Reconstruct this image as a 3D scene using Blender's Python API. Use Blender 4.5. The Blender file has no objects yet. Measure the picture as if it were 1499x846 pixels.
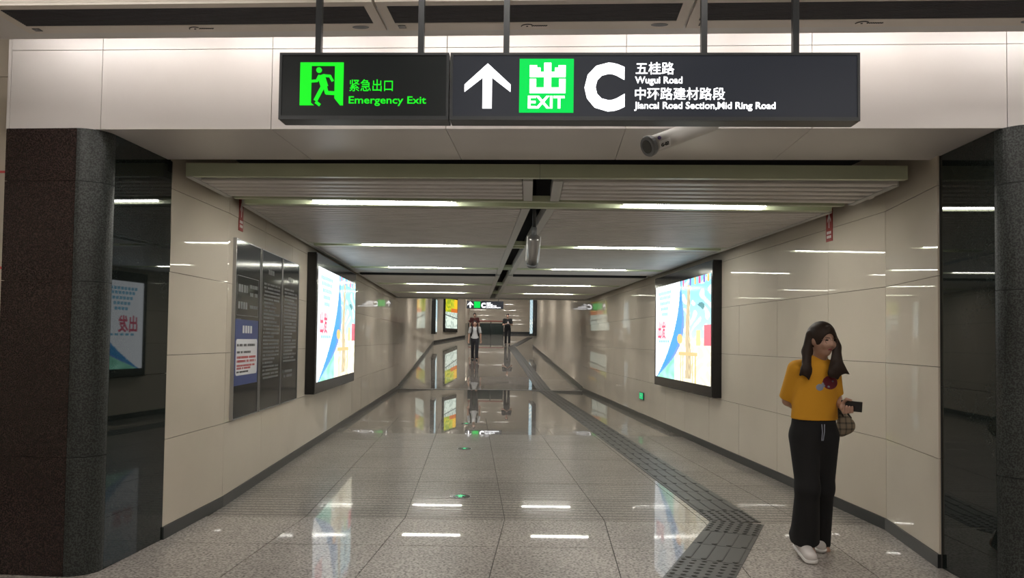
import bpy, bmesh, math, random
import numpy as np
from mathutils import Matrix, Vector

random.seed(7)
S = bpy.context.scene
COL = S.collection

# ------------------------------------------------------------------ camera
F_PX, W_PX, H_PX, CAM_Z = 1130.0, 1499, 846, 1.47
PITCH, ROLL, SHIFT_Y = math.radians(1.94), 0.013, 37 / 1499
fw = np.array([0, math.cos(PITCH), math.sin(PITCH)])
r0 = np.array([1.0, 0, 0]); u0 = np.cross(r0, fw)
rt = math.cos(ROLL) * r0 + math.sin(ROLL) * u0
up = -math.sin(ROLL) * r0 + math.cos(ROLL) * u0
cam = bpy.data.cameras.new('camera')
cam.sensor_width = 36; cam.lens = F_PX / W_PX * 36; cam.shift_y = SHIFT_Y
cam.clip_start = 0.05; cam.clip_end = 300
cam_o = bpy.data.objects.new('camera', cam); COL.objects.link(cam_o)
cam_o.matrix_world = Matrix(((rt[0], up[0], -fw[0], 0), (rt[1], up[1], -fw[1], 0), (rt[2], up[2], -fw[2], CAM_Z), (0, 0, 0, 1)))
S.camera = cam_o

# ------------------------------------------------------------------ world, exposure
w = bpy.data.worlds.new('world'); S.world = w; w.use_nodes = True
w.node_tree.nodes['Background'].inputs[0].default_value = (0.5, 0.5, 0.5, 1)
w.node_tree.nodes['Background'].inputs[1].default_value = 0.02
S.view_settings.view_transform = 'Standard'; S.view_settings.look = 'None'
S.view_settings.gamma = 1; S.view_settings.use_curve_mapping = False
S.view_settings.exposure = 0.42
TUBE = 33.0        # corridor strip lights
HALL_TUBE = 13.0    # unseen hall strip lights, placed for ambient light
COVE_TUBE = 15.0    # cove tubes above the portal beam
FAR_TUBE = 68.0  # unseen ramp strip lights, added to brighten the far end
BOX_LIGHT = 1.3    # advertising light boxes
SIGN_LIGHT = 1.6

def P(px, py, d):
    """point seen at a photo pixel, at forward distance d"""
    v = fw + (px - W_PX / 2) / F_PX * rt + (-(py - H_PX / 2) / F_PX + SHIFT_Y * W_PX / F_PX) * up
    return np.array([0, 0, CAM_Z]) + v * (d / v[1])

# ------------------------------------------------------------------ materials
MATS = {}
def nodes_of(name):
    m = bpy.data.materials.new(name); m.use_nodes = True
    nt = m.node_tree
    return m, nt, nt.nodes['Principled BSDF']

def mat(name, col, rough=0.5, metal=0.0, emit=None, strength=0.0, alpha=None, trans=0.0, coat=0.0, spec=0.5):
    if name in MATS: return MATS[name]
    m, nt, b = nodes_of(name)
    b.inputs['Base Color'].default_value = (*col, 1)
    b.inputs['Roughness'].default_value = rough
    b.inputs['Metallic'].default_value = metal
    b.inputs['Specular IOR Level'].default_value = spec
    b.inputs['Transmission Weight'].default_value = trans
    b.inputs['Coat Weight'].default_value = coat
    b.inputs['Coat Roughness'].default_value = 0.04
    if emit:
        b.inputs['Emission Color'].default_value = (*emit, 1)
        b.inputs['Emission Strength'].default_value = strength
    MATS[name] = m
    return m

def N(nt, t, **kw):
    n = nt.nodes.new(t)
    for k, v in kw.items(): setattr(n, k, v)
    return n

def ramp(nt, stops):
    r = N(nt, 'ShaderNodeValToRGB')
    e = r.color_ramp.elements
    while len(e) < len(stops): e.new(0.5)
    for i, (p, c) in enumerate(stops):
        e[i].position = p; e[i].color = (*c, 1)
    return r

def granite(name, c_dark, c_mid, c_light, scale, rough, bump=0.0, grooves=None, joints=None, blot=0.25, polish=0.0):
    """speckled stone in world coordinates; grooves=(y0,period); joints=(w) draws tile joints far away"""
    m, nt, b = nodes_of(name)
    L = nt.links
    g = N(nt, 'ShaderNodeNewGeometry')
    n1 = N(nt, 'ShaderNodeTexNoise'); n1.inputs['Scale'].default_value = scale; n1.inputs['Detail'].default_value = 3
    n2 = N(nt, 'ShaderNodeTexVoronoi'); n2.inputs['Scale'].default_value = scale * 0.9
    n3 = N(nt, 'ShaderNodeTexNoise'); n3.inputs['Scale'].default_value = 1.1; n3.inputs['Detail'].default_value = 5
    for n in (n1, n2, n3): L.new(g.outputs['Position'], n.inputs['Vector'])
    mx = N(nt, 'ShaderNodeMath', operation='ADD')
    ml = N(nt, 'ShaderNodeMath', operation='MULTIPLY'); ml.inputs[1].default_value = 0.35
    L.new(n2.outputs['Distance'], ml.inputs[0]); L.new(n1.outputs['Fac'], mx.inputs[0]); L.new(ml.outputs[0], mx.inputs[1])
    r = ramp(nt, [(0.42, c_dark), (0.6, c_mid), (0.8, c_light)])
    L.new(mx.outputs[0], r.inputs[0])
    cur = r.outputs[0]
    mul = N(nt, 'ShaderNodeMix', data_type='RGBA', blend_type='MULTIPLY'); mul.inputs[0].default_value = 1
    rr = ramp(nt, [(0.3, (1 - blot,) * 3), (0.62, (1, 1, 1))]); L.new(n3.outputs['Fac'], rr.inputs[0])
    L.new(cur, mul.inputs[6]); L.new(rr.outputs[0], mul.inputs[7]); cur = mul.outputs[2]
    rough_out = None
    if grooves:
        sp = N(nt, 'ShaderNodeSeparateXYZ'); L.new(g.outputs['Position'], sp.inputs[0])
        a = N(nt, 'ShaderNodeMath', operation='SUBTRACT'); L.new(sp.outputs[1], a.inputs[0]); a.inputs[1].default_value = grooves[0]
        d = N(nt, 'ShaderNodeMath', operation='DIVIDE'); L.new(a.outputs[0], d.inputs[0]); d.inputs[1].default_value = grooves[1]
        f = N(nt, 'ShaderNodeMath', operation='FRACT'); L.new(d.outputs[0], f.inputs[0])
        gt = N(nt, 'ShaderNodeMath', operation='GREATER_THAN'); L.new(f.outputs[0], gt.inputs[0]); gt.inputs[1].default_value = 0.6
        mm = N(nt, 'ShaderNodeMix', data_type='RGBA', blend_type='MULTIPLY'); L.new(gt.outputs[0], mm.inputs[0])
        L.new(cur, mm.inputs[6]); mm.inputs[7].default_value = (0.55, 0.55, 0.55, 1); cur = mm.outputs[2]
        ro = N(nt, 'ShaderNodeMath', operation='MULTIPLY_ADD'); L.new(gt.outputs[0], ro.inputs[0]); ro.inputs[1].default_value = 0.06; ro.inputs[2].default_value = rough
        rough_out = ro.outputs[0]
    if joints:
        sp = N(nt, 'ShaderNodeSeparateXYZ'); L.new(g.outputs['Position'], sp.inputs[0])
        sh = N(nt, 'ShaderNodeMath', operation='MULTIPLY_ADD'); L.new(sp.outputs[1], sh.inputs[0]); sh.inputs[1].default_value = 0.05265; L.new(sp.outputs[0], sh.inputs[2])
        last = None
        for src, off in ((sh.outputs[0], 0.299), (sp.outputs[1], 6.376)):
            a = N(nt, 'ShaderNodeMath', operation='SUBTRACT'); L.new(src, a.inputs[0]); a.inputs[1].default_value = off - 40
            d = N(nt, 'ShaderNodeMath', operation='DIVIDE'); L.new(a.outputs[0], d.inputs[0]); d.inputs[1].default_value = joints
            f = N(nt, 'ShaderNodeMath', operation='FRACT'); L.new(d.outputs[0], f.inputs[0])
            lt = N(nt, 'ShaderNodeMath', operation='LESS_THAN'); L.new(f.outputs[0], lt.inputs[0]); lt.inputs[1].default_value = 0.008
            if last is None: last = lt.outputs[0]
            else:
                mxx = N(nt, 'ShaderNodeMath', operation='MAXIMUM'); L.new(last, mxx.inputs[0]); L.new(lt.outputs[0], mxx.inputs[1]); last = mxx.outputs[0]
        mm = N(nt, 'ShaderNodeMix', data_type='RGBA', blend_type='MULTIPLY'); L.new(last, mm.inputs[0])
        L.new(cur, mm.inputs[6]); mm.inputs[7].default_value = (0.5, 0.48, 0.46, 1); cur = mm.outputs[2]
    L.new(cur, b.inputs['Base Color'])
    if polish:
        b.inputs['Coat Weight'].default_value = polish; b.inputs['Coat Roughness'].default_value = rough
        b.inputs['Specular IOR Level'].default_value = 0.12; b.inputs['Roughness'].default_value = 0.35
        if rough_out is not None: L.new(rough_out, b.inputs['Coat Roughness'])
    elif rough_out is not None: L.new(rough_out, b.inputs['Roughness'])
    else: b.inputs['Roughness'].default_value = rough
    MATS[name] = m
    return m

def cloudy(name, c1, c2, scale, rough, metal=0.0, coat=0.0):
    m, nt, b = nodes_of(name); L = nt.links
    g = N(nt, 'ShaderNodeNewGeometry')
    n = N(nt, 'ShaderNodeTexNoise'); n.inputs['Scale'].default_value = scale; n.inputs['Detail'].default_value = 6
    L.new(g.outputs['Position'], n.inputs['Vector'])
    r = ramp(nt, [(0.3, c1), (0.7, c2)]); L.new(n.outputs['Fac'], r.inputs[0])
    L.new(r.outputs[0], b.inputs['Base Color'])
    b.inputs['Roughness'].default_value = rough; b.inputs['Metallic'].default_value = metal
    b.inputs['Coat Weight'].default_value = coat; b.inputs['Coat Roughness'].default_value = 0.03
    MATS[name] = m
    return m

def colour_print(name, strength):
    m, nt, b = nodes_of(name); L = nt.links
    a = N(nt, 'ShaderNodeVertexColor'); a.layer_name = 'Col'
    b.inputs['Base Color'].default_value = (0.02, 0.02, 0.02, 1)
    L.new(a.outputs[0], b.inputs['Emission Color']); b.inputs['Emission Strength'].default_value = strength
    b.inputs['Roughness'].default_value = 0.12
    MATS[name] = m
    return m

granite('floor_granite', (0.075, 0.066, 0.06), (0.26, 0.233, 0.21), (0.47, 0.43, 0.395), 58, 0.02, polish=0.4)
granite('floor_granite_ribbed', (0.08, 0.07, 0.063), (0.225, 0.2, 0.178), (0.38, 0.345, 0.31), 58, 0.02, grooves=(6.376, 0.1), polish=0.45)
granite('floor_granite_far', (0.10, 0.09, 0.08), (0.215, 0.193, 0.172), (0.31, 0.285, 0.258), 58, 0.012, joints=0.82, polish=1.0)
granite('black_granite', (0.004, 0.006, 0.0055), (0.008, 0.012, 0.011), (0.03, 0.037, 0.034), 160, 0.02, blot=0.4)
granite('flamed_granite', (0.004, 0.005, 0.005), (0.009, 0.0115, 0.011), (0.05, 0.058, 0.054), 110, 0.38, blot=0.4)
MATS['black_granite'].node_tree.nodes['Principled BSDF'].inputs['Specular IOR Level'].default_value = 0.32
granite('brown_granite', (0.006, 0.0042, 0.004), (0.014, 0.0085, 0.008), (0.045, 0.028, 0.026), 120, 0.22, blot=0.4)
cloudy('wall_tile', (0.51, 0.455, 0.375), (0.585, 0.525, 0.435), 0.9, 0.4, coat=0.55)
MATS['wall_tile'].node_tree.nodes['Principled BSDF'].inputs['Specular IOR Level'].default_value = 0.1
MATS['wall_tile'].node_tree.nodes['Principled BSDF'].inputs['Coat Roughness'].default_value = 0.012
cloudy('white_panel', (0.58, 0.55, 0.53), (0.63, 0.60, 0.58), 1.5, 0.33)
cloudy('slat_paint', (0.56, 0.54, 0.52), (0.64, 0.62, 0.60), 4, 0.4)
cloudy('green_paint', (0.46, 0.51, 0.36), (0.52, 0.57, 0.41), 3, 0.35)
cloudy('plaster', (0.74, 0.72, 0.70), (0.79, 0.77, 0.75), 2, 0.7)
mat('grout', (0.06, 0.055, 0.05), 0.8)
mat('plenum', (0.012, 0.012, 0.014), 0.9)
mat('baseboard', (0.016, 0.018, 0.018), 0.3)
mat('dark_metal', (0.03, 0.033, 0.036), 0.35, 0.3)
mat('steel', (0.42, 0.42, 0.42), 0.3, 0.8)
mat('grey_rail', (0.5, 0.5, 0.48), 0.4)
mat('black_frame', (0.008, 0.008, 0.009), 0.18)
mat('sign_face', (0.01, 0.012, 0.015), 0.3, emit=(0.5, 0.55, 0.75), strength=0.022, spec=.2)
mat('exit_face', (0.008, 0.011, 0.012), 0.3, spec=.25)
mat('lit_white', (0.8, 0.8, 0.8), 0.4, emit=(0.95, 0.96, 1.0), strength=SIGN_LIGHT)
mat('lit_green', (0.0, 0.05, 0.005), 0.4, emit=(0.0, 0.58, 0.07), strength=1.0, spec=.1)
mat('lit_exit', (0.0, 0.05, 0.0), 0.4, emit=(0.012, 0.74, 0.02), strength=0.95, spec=.1)
mat('tube', (0.9, 0.9, 0.9), 0.4, emit=(1.0, 0.97, 0.90), strength=TUBE)
mat('tube_hall', (0.9, 0.9, 0.9), 0.4, emit=(1.0, 0.94, 0.87), strength=HALL_TUBE)
mat('tube_cove', (0.9, 0.9, 0.9), 0.4, emit=(1.0, 0.95, 0.92), strength=COVE_TUBE)
mat('tube_ramp_added', (0.9, 0.9, 0.9), 0.4, emit=(1.0, 0.96, 0.90), strength=FAR_TUBE)
mat('tactile', (0.062, 0.06, 0.055), 0.45)
mat('red_tape', (0.55, 0.08, 0.08), 0.5)
mat('red_plate', (0.33, 0.035, 0.03), 0.35)
mat('white_print', (0.75, 0.75, 0.74), 0.5)
mat('grey_print', (0.15, 0.155, 0.155), 0.5)
mat('black_print', (0.03, 0.03, 0.03), 0.5)
mat('info_board', (0.014, 0.017, 0.018), 0.1, spec=0.2)
mat('blue_print', (0.025, 0.05, 0.19), 0.3)
mat('paper', (0.62, 0.63, 0.66), 0.35)
mat('red_print', (0.4, 0.03, 0.03), 0.4)
mat('beige_plastic', (0.76, 0.70, 0.63), 0.4)
mat('grille', (0.055, 0.055, 0.065), 0.6)
mat('camera_body', (0.56, 0.55, 0.52), 0.35)
mat('lens_glass', (0.03, 0.035, 0.04), 0.06)
mat('camera_ring', (0.16, 0.17, 0.18), 0.4)
mat('purple', (0.08, 0.04, 0.2), 0.4)
mat('exit_green_small', (0.0, 0.2, 0.08), 0.3, emit=(0.0, 0.5, 0.16), strength=0.8)
colour_print('poster_print', BOX_LIGHT)
colour_print('poster_print_far', 1.0)

# ------------------------------------------------------------------ mesh helpers
def mesh_obj(name, verts, faces, m, parent=None, smooth=False, mw=None):
    me = bpy.data.meshes.new(name)
    me.from_pydata([tuple(map(float, v)) for v in verts], [], faces)
    me.update()
    if smooth:
        for p in me.polygons: p.use_smooth = True
    me.materials.append(MATS[m] if isinstance(m, str) else m)
    return link(name, me, parent, mw)

def link(name, me, parent=None, mw=None):
    o = bpy.data.objects.new(name, me); COL.objects.link(o)
    if parent is not None: o.parent = parent
    if mw is not None: o.matrix_local = mw
    return o

class MB:
    """collects simple solids into one mesh"""
    def __init__(s): s.v = []; s.f = []
    def add(s, v, f):
        n = len(s.v); s.v += [tuple(map(float, a)) for a in v]; s.f += [tuple(i + n for i in q) for q in f]
        return s
    def box(s, a, b):
        x0, y0, z0 = a; x1, y1, z1 = b
        return s.add([(x0, y0, z0), (x1, y0, z0), (x1, y1, z0), (x0, y1, z0), (x0, y0, z1), (x1, y0, z1), (x1, y1, z1), (x0, y1, z1)],
                     [(0, 3, 2, 1), (4, 5, 6, 7), (0, 1, 5, 4), (1, 2, 6, 5), (2, 3, 7, 6), (3, 0, 4, 7)])
    def prism(s, poly, z0, z1):
        """vertical prism over a counter-clockwise xy polygon; z0/z1 number or list"""
        n = len(poly)
        zb = z0 if hasattr(z0, '__len__') else [z0] * n
        zt = z1 if hasattr(z1, '__len__') else [z1] * n
        v = [(p[0], p[1], zb[i]) for i, p in enumerate(poly)] + [(p[0], p[1], zt[i]) for i, p in enumerate(poly)]
        f = [tuple(range(n - 1, -1, -1)), tuple(range(n, 2 * n))] + [(i, (i + 1) % n, (i + 1) % n + n, i + n) for i in range(n)]
        return s.add(v, f)
    def plate(s, poly, y0, y1):
        """polygon in the xz plane, extruded along y (front is y0)"""
        n = len(poly)
        v = [(p[0], y0, p[1]) for p in poly] + [(p[0], y1, p[1]) for p in poly]
        f = [tuple(range(n)), tuple(range(2 * n - 1, n - 1, -1))] + [(i, i + n, (i + 1) % n + n, (i + 1) % n) for i in range(n)]
        return s.add(v, f)
    def tube(s, pts, r, seg=10, r2=None):
        pts = [np.array(p, float) for p in pts]
        n = len(pts); rings = []
        rad = r if hasattr(r, '__len__') else [r] * n
        for i, p in enumerate(pts):
            t = pts[min(i + 1, n - 1)] - pts[max(i - 1, 0)]; t /= np.linalg.norm(t)
            a = np.array([0, 0, 1.0]) if abs(t[2]) < 0.9 else np.array([1.0, 0, 0])
            e1 = np.cross(t, a); e1 /= np.linalg.norm(e1); e2 = np.cross(t, e1)
            rings.append([p + rad[i] * (math.cos(2 * math.pi * k / seg) * e1 + math.sin(2 * math.pi * k / seg) * e2) for k in range(seg)])
        v = [q for rg in rings for q in rg]
        f = [(i * seg + k, i * seg + (k + 1) % seg, (i + 1) * seg + (k + 1) % seg, (i + 1) * seg + k) for i in range(n - 1) for k in range(seg)]
        f += [tuple(range(seg - 1, -1, -1)), tuple((n - 1) * seg + k for k in range(seg))]
        return s.add(v, f)
    def build(s, name, m, parent=None, smooth=False, mw=None, bevel=0.0):
        o = mesh_obj(name, s.v, s.f, m, parent, smooth, mw)
        if bevel:
            bm = bmesh.new(); bm.from_mesh(o.data)
            bmesh.ops.bevel(bm, geom=bm.edges[:], offset=bevel, segments=2, affect='EDGES', profile=0.7)
            bm.to_mesh(o.data); bm.free()
        return o

def empty(name, mw=None, parent=None):
    o = bpy.data.objects.new(name, None); COL.objects.link(o); o.empty_display_size = 0.1
    if parent is not None: o.parent = parent
    if mw is not None: o.matrix_local = mw
    return o

def tag(o, label=None, cat=None, group=None, kind=None):
    if label: o['label'] = label
    if cat: o['category'] = cat
    if group: o['group'] = group
    if kind: o['kind'] = kind
    return o

def struct(o, label=None, cat=None):
    o['kind'] = 'structure'
    if label: o['label'] = label
    if cat: o['category'] = cat
    return o

def frame(o, ex, ez=(0, 0, 1)):
    """matrix with local x = ex (reading direction), local -y = facing direction"""
    ex = Vector(ex).normalized(); ez = Vector(ez).normalized(); ey = ez.cross(ex).normalized()
    return Matrix(((ex.x, ey.x, ez.x, o[0]), (ex.y, ey.y, ez.y, o[1]), (ex.z, ey.z, ez.z, o[2]), (0, 0, 0, 1)))

def text(name, body, size, x, z, y, m, parent, bold=0.0, depth=0.002, width=None, align='LEFT'):
    c = bpy.data.curves.new(name, 'FONT'); c.body = body; c.size = size; c.offset = bold * size; c.extrude = depth
    c.resolution_u = 3; c.align_x = align
    t = bpy.data.objects.new(name, c); COL.objects.link(t)
    me = bpy.data.meshes.new_from_object(t)
    bpy.data.objects.remove(t); bpy.data.curves.remove(c)
    n = len(me.vertices); co = np.zeros(n * 3); me.vertices.foreach_get('co', co); co = co.reshape(-1, 3)
    sx = 1.0
    if width and align == 'LEFT':
        x0 = co[:, 0].min(); co[:, 0] -= x0; sx = width / co[:, 0].max()
    out = np.stack([co[:, 0] * sx + x, -co[:, 2] + y, co[:, 1] + z], 1)
    me.vertices.foreach_set('co', out.ravel()); me.update()
    me.materials.clear(); me.materials.append(MATS[m])
    return link(name, me, parent)

# ------------------------------------------------------------------ layout of the place (metres)
K = 59.5 / 1130                     # the passage runs 3 degrees off the camera axis
WL, WR = -2.13, 3.33                # passage walls, measured across
def C(X, d, z=0.0): return (X - K * d, d, z)
TDIR = Vector((-K, 1, 0)).normalized()
HA = math.radians(3.0)              # the hall front is turned 3 degrees
HX = np.array([math.cos(HA), -math.sin(HA)]); HY = np.array([math.sin(HA), math.cos(HA)])
HO = np.array([0, 4.63])
def Hp(u, v): p = HO + u * HX + v * HY; return (p[0], p[1])
RAMP0, RAMP = 23.0, 0.06
def gz(d): return max(0.0, (d - RAMP0) * RAMP)
L_NEAR = ((-2.505, 5.62), C(WL, 6.72)[:2]); R_NEAR = ((2.85, 5.16), C(WR, 6.2)[:2])
CZ = 2.65                            # underside of the slatted ceiling
SOF = 2.75                           # soffit of the portal beam

# ------------------------------------------------------------------ floor
floor = struct(MB().prism([(-9, -7), (9, -7), (9, 14.6), (-9, 14.6)], -0.2, -0.006).build('floor', 'grout'))
def tile_poly(name, pts, z, m, parent, gap=0.003, thick=0.02, chamfer=True):
    cx = sum(p[0] for p in pts) / len(pts); cy = sum(p[1] for p in pts) / len(pts)
    q = []
    for p in pts:
        dx, dy = p[0] - cx, p[1] - cy
        q.append((p[0] - math.copysign(gap, dx), p[1] - math.copysign(gap, dy)))
    return MB().prism(q, z - thick, z).build(name, m, parent)
TW = 0.82
D0 = 6.376
def inside_x(d):       # limits of the passage floor
    return (WL - K * d, WR - K * d)
for r in range(10):
    da, db = D0 + r * TW, D0 + (r + 1) * TW
    for k in range(-4, 5):
        Xa, Xb = 0.299 + k * TW, 0.299 + (k + 1) * TW
        Xa, Xb = max(Xa, WL - 0.0), min(Xb, WR)
        if Xb - Xa < 0.03: continue
        tile_poly('floor_tile', [C(Xa, da), C(Xb, da), C(Xb, db), C(Xa, db)], random.uniform(-0.0004, 0.0004), 'floor_granite_ribbed' if r < 7 else 'floor_granite_far', floor)
for r in range(1, 5):
    da, db = D0 - r * TW, D0 - (r - 1) * TW
    for k in range(-5, 6):
        x0 = -0.04 + k * TW
        pts = [(x0 + (da - D0) * 0.0524, da), (x0 + TW + (da - D0) * 0.0524, da), (x0 + TW + (db - D0) * 0.0524, db), (x0 + (db - D0) * 0.0524, db)]
        tile_poly('floor_tile', pts, random.uniform(-0.0004, 0.0004), 'floor_granite', floor)
struct(MB().prism([(-9, -7), (9, -7), (9, D0 - 4 * TW - 0.003), (-9, D0 - 4 * TW - 0.003)], -0.006, 0).build('floor_hall', 'floor_granite'))
d1 = D0 + 10 * TW
struct(MB().prism([C(WL, d1 + .003)[:2], C(WR, d1 + .003)[:2], C(WR, RAMP0)[:2], C(WL, RAMP0)[:2]], -0.02, 0).build('floor_passage', 'floor_granite_far'))
far = 60.0
struct(MB().add([(-9, RAMP0 + .03, 0), (9, RAMP0 + .03, 0), (16, far, gz(far)), (-9, far, gz(far)), (-9, RAMP0 + .03, -.05), (9, RAMP0 + .03, -.05), (16, far, -.05), (-9, far, -.05)],
       [(0, 1, 2, 3), (4, 7, 6, 5), (0, 4, 5, 1), (1, 5, 6, 2), (2, 6, 7, 3), (3, 7, 4, 0)]).build('floor_ramp', 'floor_granite_far'))
thr = tag(MB().box((WL - K * 23, RAMP0 - .06, -.01), (WR - K * 23, RAMP0 + .03, 0.004)).build('drain_cover', 'steel'), 'steel drain strip across the passage floor where the ramp begins', 'drain')

# ------------------------------------------------------------------ walls of tiles
ROWS = [0.09, 0.72, 1.33, 1.94, 2.55, 3.16]
def tiled_wall(name, p0, p1, facing, first, width, rows=ROWS, tilem='wall_tile', back=0.05, seam=None):
    """p0->p1 is the visible face line; facing = unit normal pointing into the room"""
    p0 = np.array(p0[:2], float); p1 = np.array(p1[:2], float)
    t = p1 - p0; Ln = np.linalg.norm(t); t /= Ln
    n = np.array(facing, float); n -= t * (n @ t); n /= np.linalg.norm(n)
    th = 0.012
    a, b, c, d = p0 - n * th, p1 - n * th, p1 - n * (th + back), p0 - n * (th + back)
    poly = [a, b, c, d]
    ar = sum(poly[i][0] * poly[(i + 1) % 4][1] - poly[(i + 1) % 4][0] * poly[i][1] for i in range(4))
    if ar < 0: poly = poly[::-1]
    wall = struct(MB().prism(poly, 0, rows[-1]).build(name, 'grout'))
    cuts = [0.0]; s = first
    while s < Ln - 0.05: cuts.append(s); s += width
    cuts.append(Ln)
    for i in range(len(cuts) - 1):
        for j in range(len(rows) - 1):
            s0, s1, z0, z1 = cuts[i] + .002, cuts[i + 1] - .002, rows[j] + .002, rows[j + 1] - .002
            w_, h_ = s1 - s0, z1 - z0
            v = []
            for off in (0, -th):
                for (ss, zz) in ((-w_ / 2, -h_ / 2), (w_ / 2, -h_ / 2), (w_ / 2, h_ / 2), (-w_ / 2, h_ / 2)): v.append((ss, off, zz))
            me_f = [(0, 1, 2, 3), (7, 6, 5, 4), (0, 4, 5, 1), (1, 5, 6, 2), (2, 6, 7, 3), (3, 7, 4, 0)]
            cpt = p0 + t * (s0 + w_ / 2)
            mw = Matrix(((t[0], n[0], 0, cpt[0]), (t[1], n[1], 0, cpt[1]), (0, 0, 1, (z0 + z1) / 2), (0, 0, 0, 1)))
            tilt = Matrix.Rotation(random.gauss(0, 0.0012), 4, 'X') @ Matrix.Rotation(random.gauss(0, 0.0012), 4, 'Z')
            mesh_obj('wall_tile', v, me_f, tilem, wall, mw=mw @ tilt)
    return wall
def base_strip(name, p0, p1, facing, z0=(0, 0), h=0.09):
    p0 = np.array(p0[:2], float); p1 = np.array(p1[:2], float); n = np.array(facing, float)
    a, b, c, d = p0 + n * .012, p1 + n * .012, p1 - n * .02, p0 - n * .02
    poly = [a, b, c, d]; zz = [z0[0], z0[1], z0[1], z0[0]]
    ar = sum(poly[i][0] * poly[(i + 1) % 4][1] - poly[(i + 1) % 4][0] * poly[i][1] for i in range(4))
    if ar < 0: poly = poly[::-1]; zz = zz[::-1]
    return struct(MB().prism(poly, zz, [q + h for q in zz]).build(name, 'baseboard'))

WALL_END = RAMP0
tiled_wall('wall_left_entry', L_NEAR[0], L_NEAR[1], (1, 0), 2, 1.2)
tiled_wall('wall_right_entry', R_NEAR[0], R_NEAR[1], (-1, 0), 2, 1.2)
tiled_wall('wall_left', L_NEAR[1], C(WL, WALL_END), (1, 0), 1.2, 1.2)
tiled_wall('wall_right', R_NEAR[1], C(WR, WALL_END), (-1, 0), 1.0, 1.2)
base_strip('baseboard_left_entry', *L_NEAR, (1, 0)); base_strip('baseboard_right_entry', *R_NEAR, (-1, 0))
base_strip('baseboard_left', L_NEAR[1], C(WL, RAMP0), (1, 0)); base_strip('baseboard_right', R_NEAR[1], C(WR, RAMP0), (-1, 0))
# walls beside the ramp: tile joints are too small to pick apart there
LA = C(WL, 44.0); LB = (-3.04, 50.1); RE = C(WR, 41.6)
def far_wall(name, p0, p1, n, th=0.1, z1=7.0, m='wall_tile'):
    p0 = np.array(p0[:2], float); p1 = np.array(p1[:2], float); n = np.array(n, float)
    poly = [p0, p1, p1 - n * th, p0 - n * th]
    ar = sum(poly[i][0] * poly[(i + 1) % 4][1] - poly[(i + 1) % 4][0] * poly[i][1] for i in range(4))
    if ar < 0: poly = poly[::-1]
    struct(MB().prism(poly, -0.05, z1).build(name, m))
far_wall('wall_left_ramp', C(WL, RAMP0), LA, (1, 0)); base_strip('baseboard_left_ramp', C(WL, RAMP0), LA, (1, 0), (0, gz(44)), .13)
nb = np.array([LB[1] - LA[1], -(LB[0] - LA[0])]); nb = nb / np.linalg.norm(nb)
far_wall('wall_left_bend', LA, LB, nb); base_strip('baseboard_left_bend', LA, LB, nb, (gz(44), gz(50.1)), .14)
far_wall('wall_right_ramp', C(WR, RAMP0), RE, (-1, 0)); base_strip('baseboard_right_ramp', C(WR, RAMP0), RE, (-1, 0), (0, gz(41.6)), .13)
far_wall('wall_end', (-6, 55.2), (14, 55.2), (0, -1)); base_strip('baseboard_end', (-0.6, 55.2), (14, 55.2), (0, -1), (gz(55.2),) * 2, .16)
far_wall('wall_end_return', LB, (LB[0], 55.2), (1, 0))
far_wall('wall_right_return', (RE[0], RE[1]), (14, 44.0), (0, 1))

# ------------------------------------------------------------------ hall shell behind and beside the portal
LPF = -3.17       # left end of the portal
def hall_wall(name, u0, u1, v):
    a, b = Hp(u0, v), Hp(u1, v)
    return tiled_wall(name, a, b, (-HY[0], -HY[1]), 1.2, 1.2, rows=[0.0, 0.62, 1.26, 1.9, 2.53, 3.16, 3.8])
wf = hall_wall('wall_front_left', -5.6, LPF + 0.02, 0.22)
for z in (0.62, 1.26, 1.9, 2.53):
    a, b = Hp(-5.6, 0.218), Hp(LPF, 0.218)
    MB().add([(a[0], a[1], z - .008), (b[0], b[1], z - .008), (b[0], b[1], z + .008), (a[0], a[1], z + .008)], [(0, 1, 2, 3)]).build('red_seam', 'red_tape', wf)
hall_wall('wall_front_right', 3.62, 6.0, 0.22)
struct(MB().prism([(-5.7, -7), (-5.6, -7), (-5.6, 5.2), (-5.7, 5.2)], 0, 3.8).build('wall_hall_left', 'wall_tile'))
struct(MB().prism([(6.0, -7), (6.1, -7), (6.1, 5.0), (6.0, 5.0)], 0, 3.8).build('wall_hall_right', 'wall_tile'))
struct(MB().prism([(-5.7, -7.1), (6.1, -7.1), (6.1, -7), (-5.7, -7)], 0, 3.8).build('wall_back', 'wall_tile'))
struct(MB().prism([Hp(-5.8, -12), Hp(6.3, -12), Hp(6.3, 0.3), Hp(-5.8, 0.3)], 3.6, 3.7).build('ceiling_hall', 'plaster'))
# lowered ceiling strip in front of the beam; a cove with tubes lies between it and the beam
struct(MB().prism([Hp(-5.6, -0.80), Hp(6.0, -0.80), Hp(6.0, -0.43), Hp(-5.6, -0.43)], 3.15, 3.19).build('ceiling_strip', 'plaster'))

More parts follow.
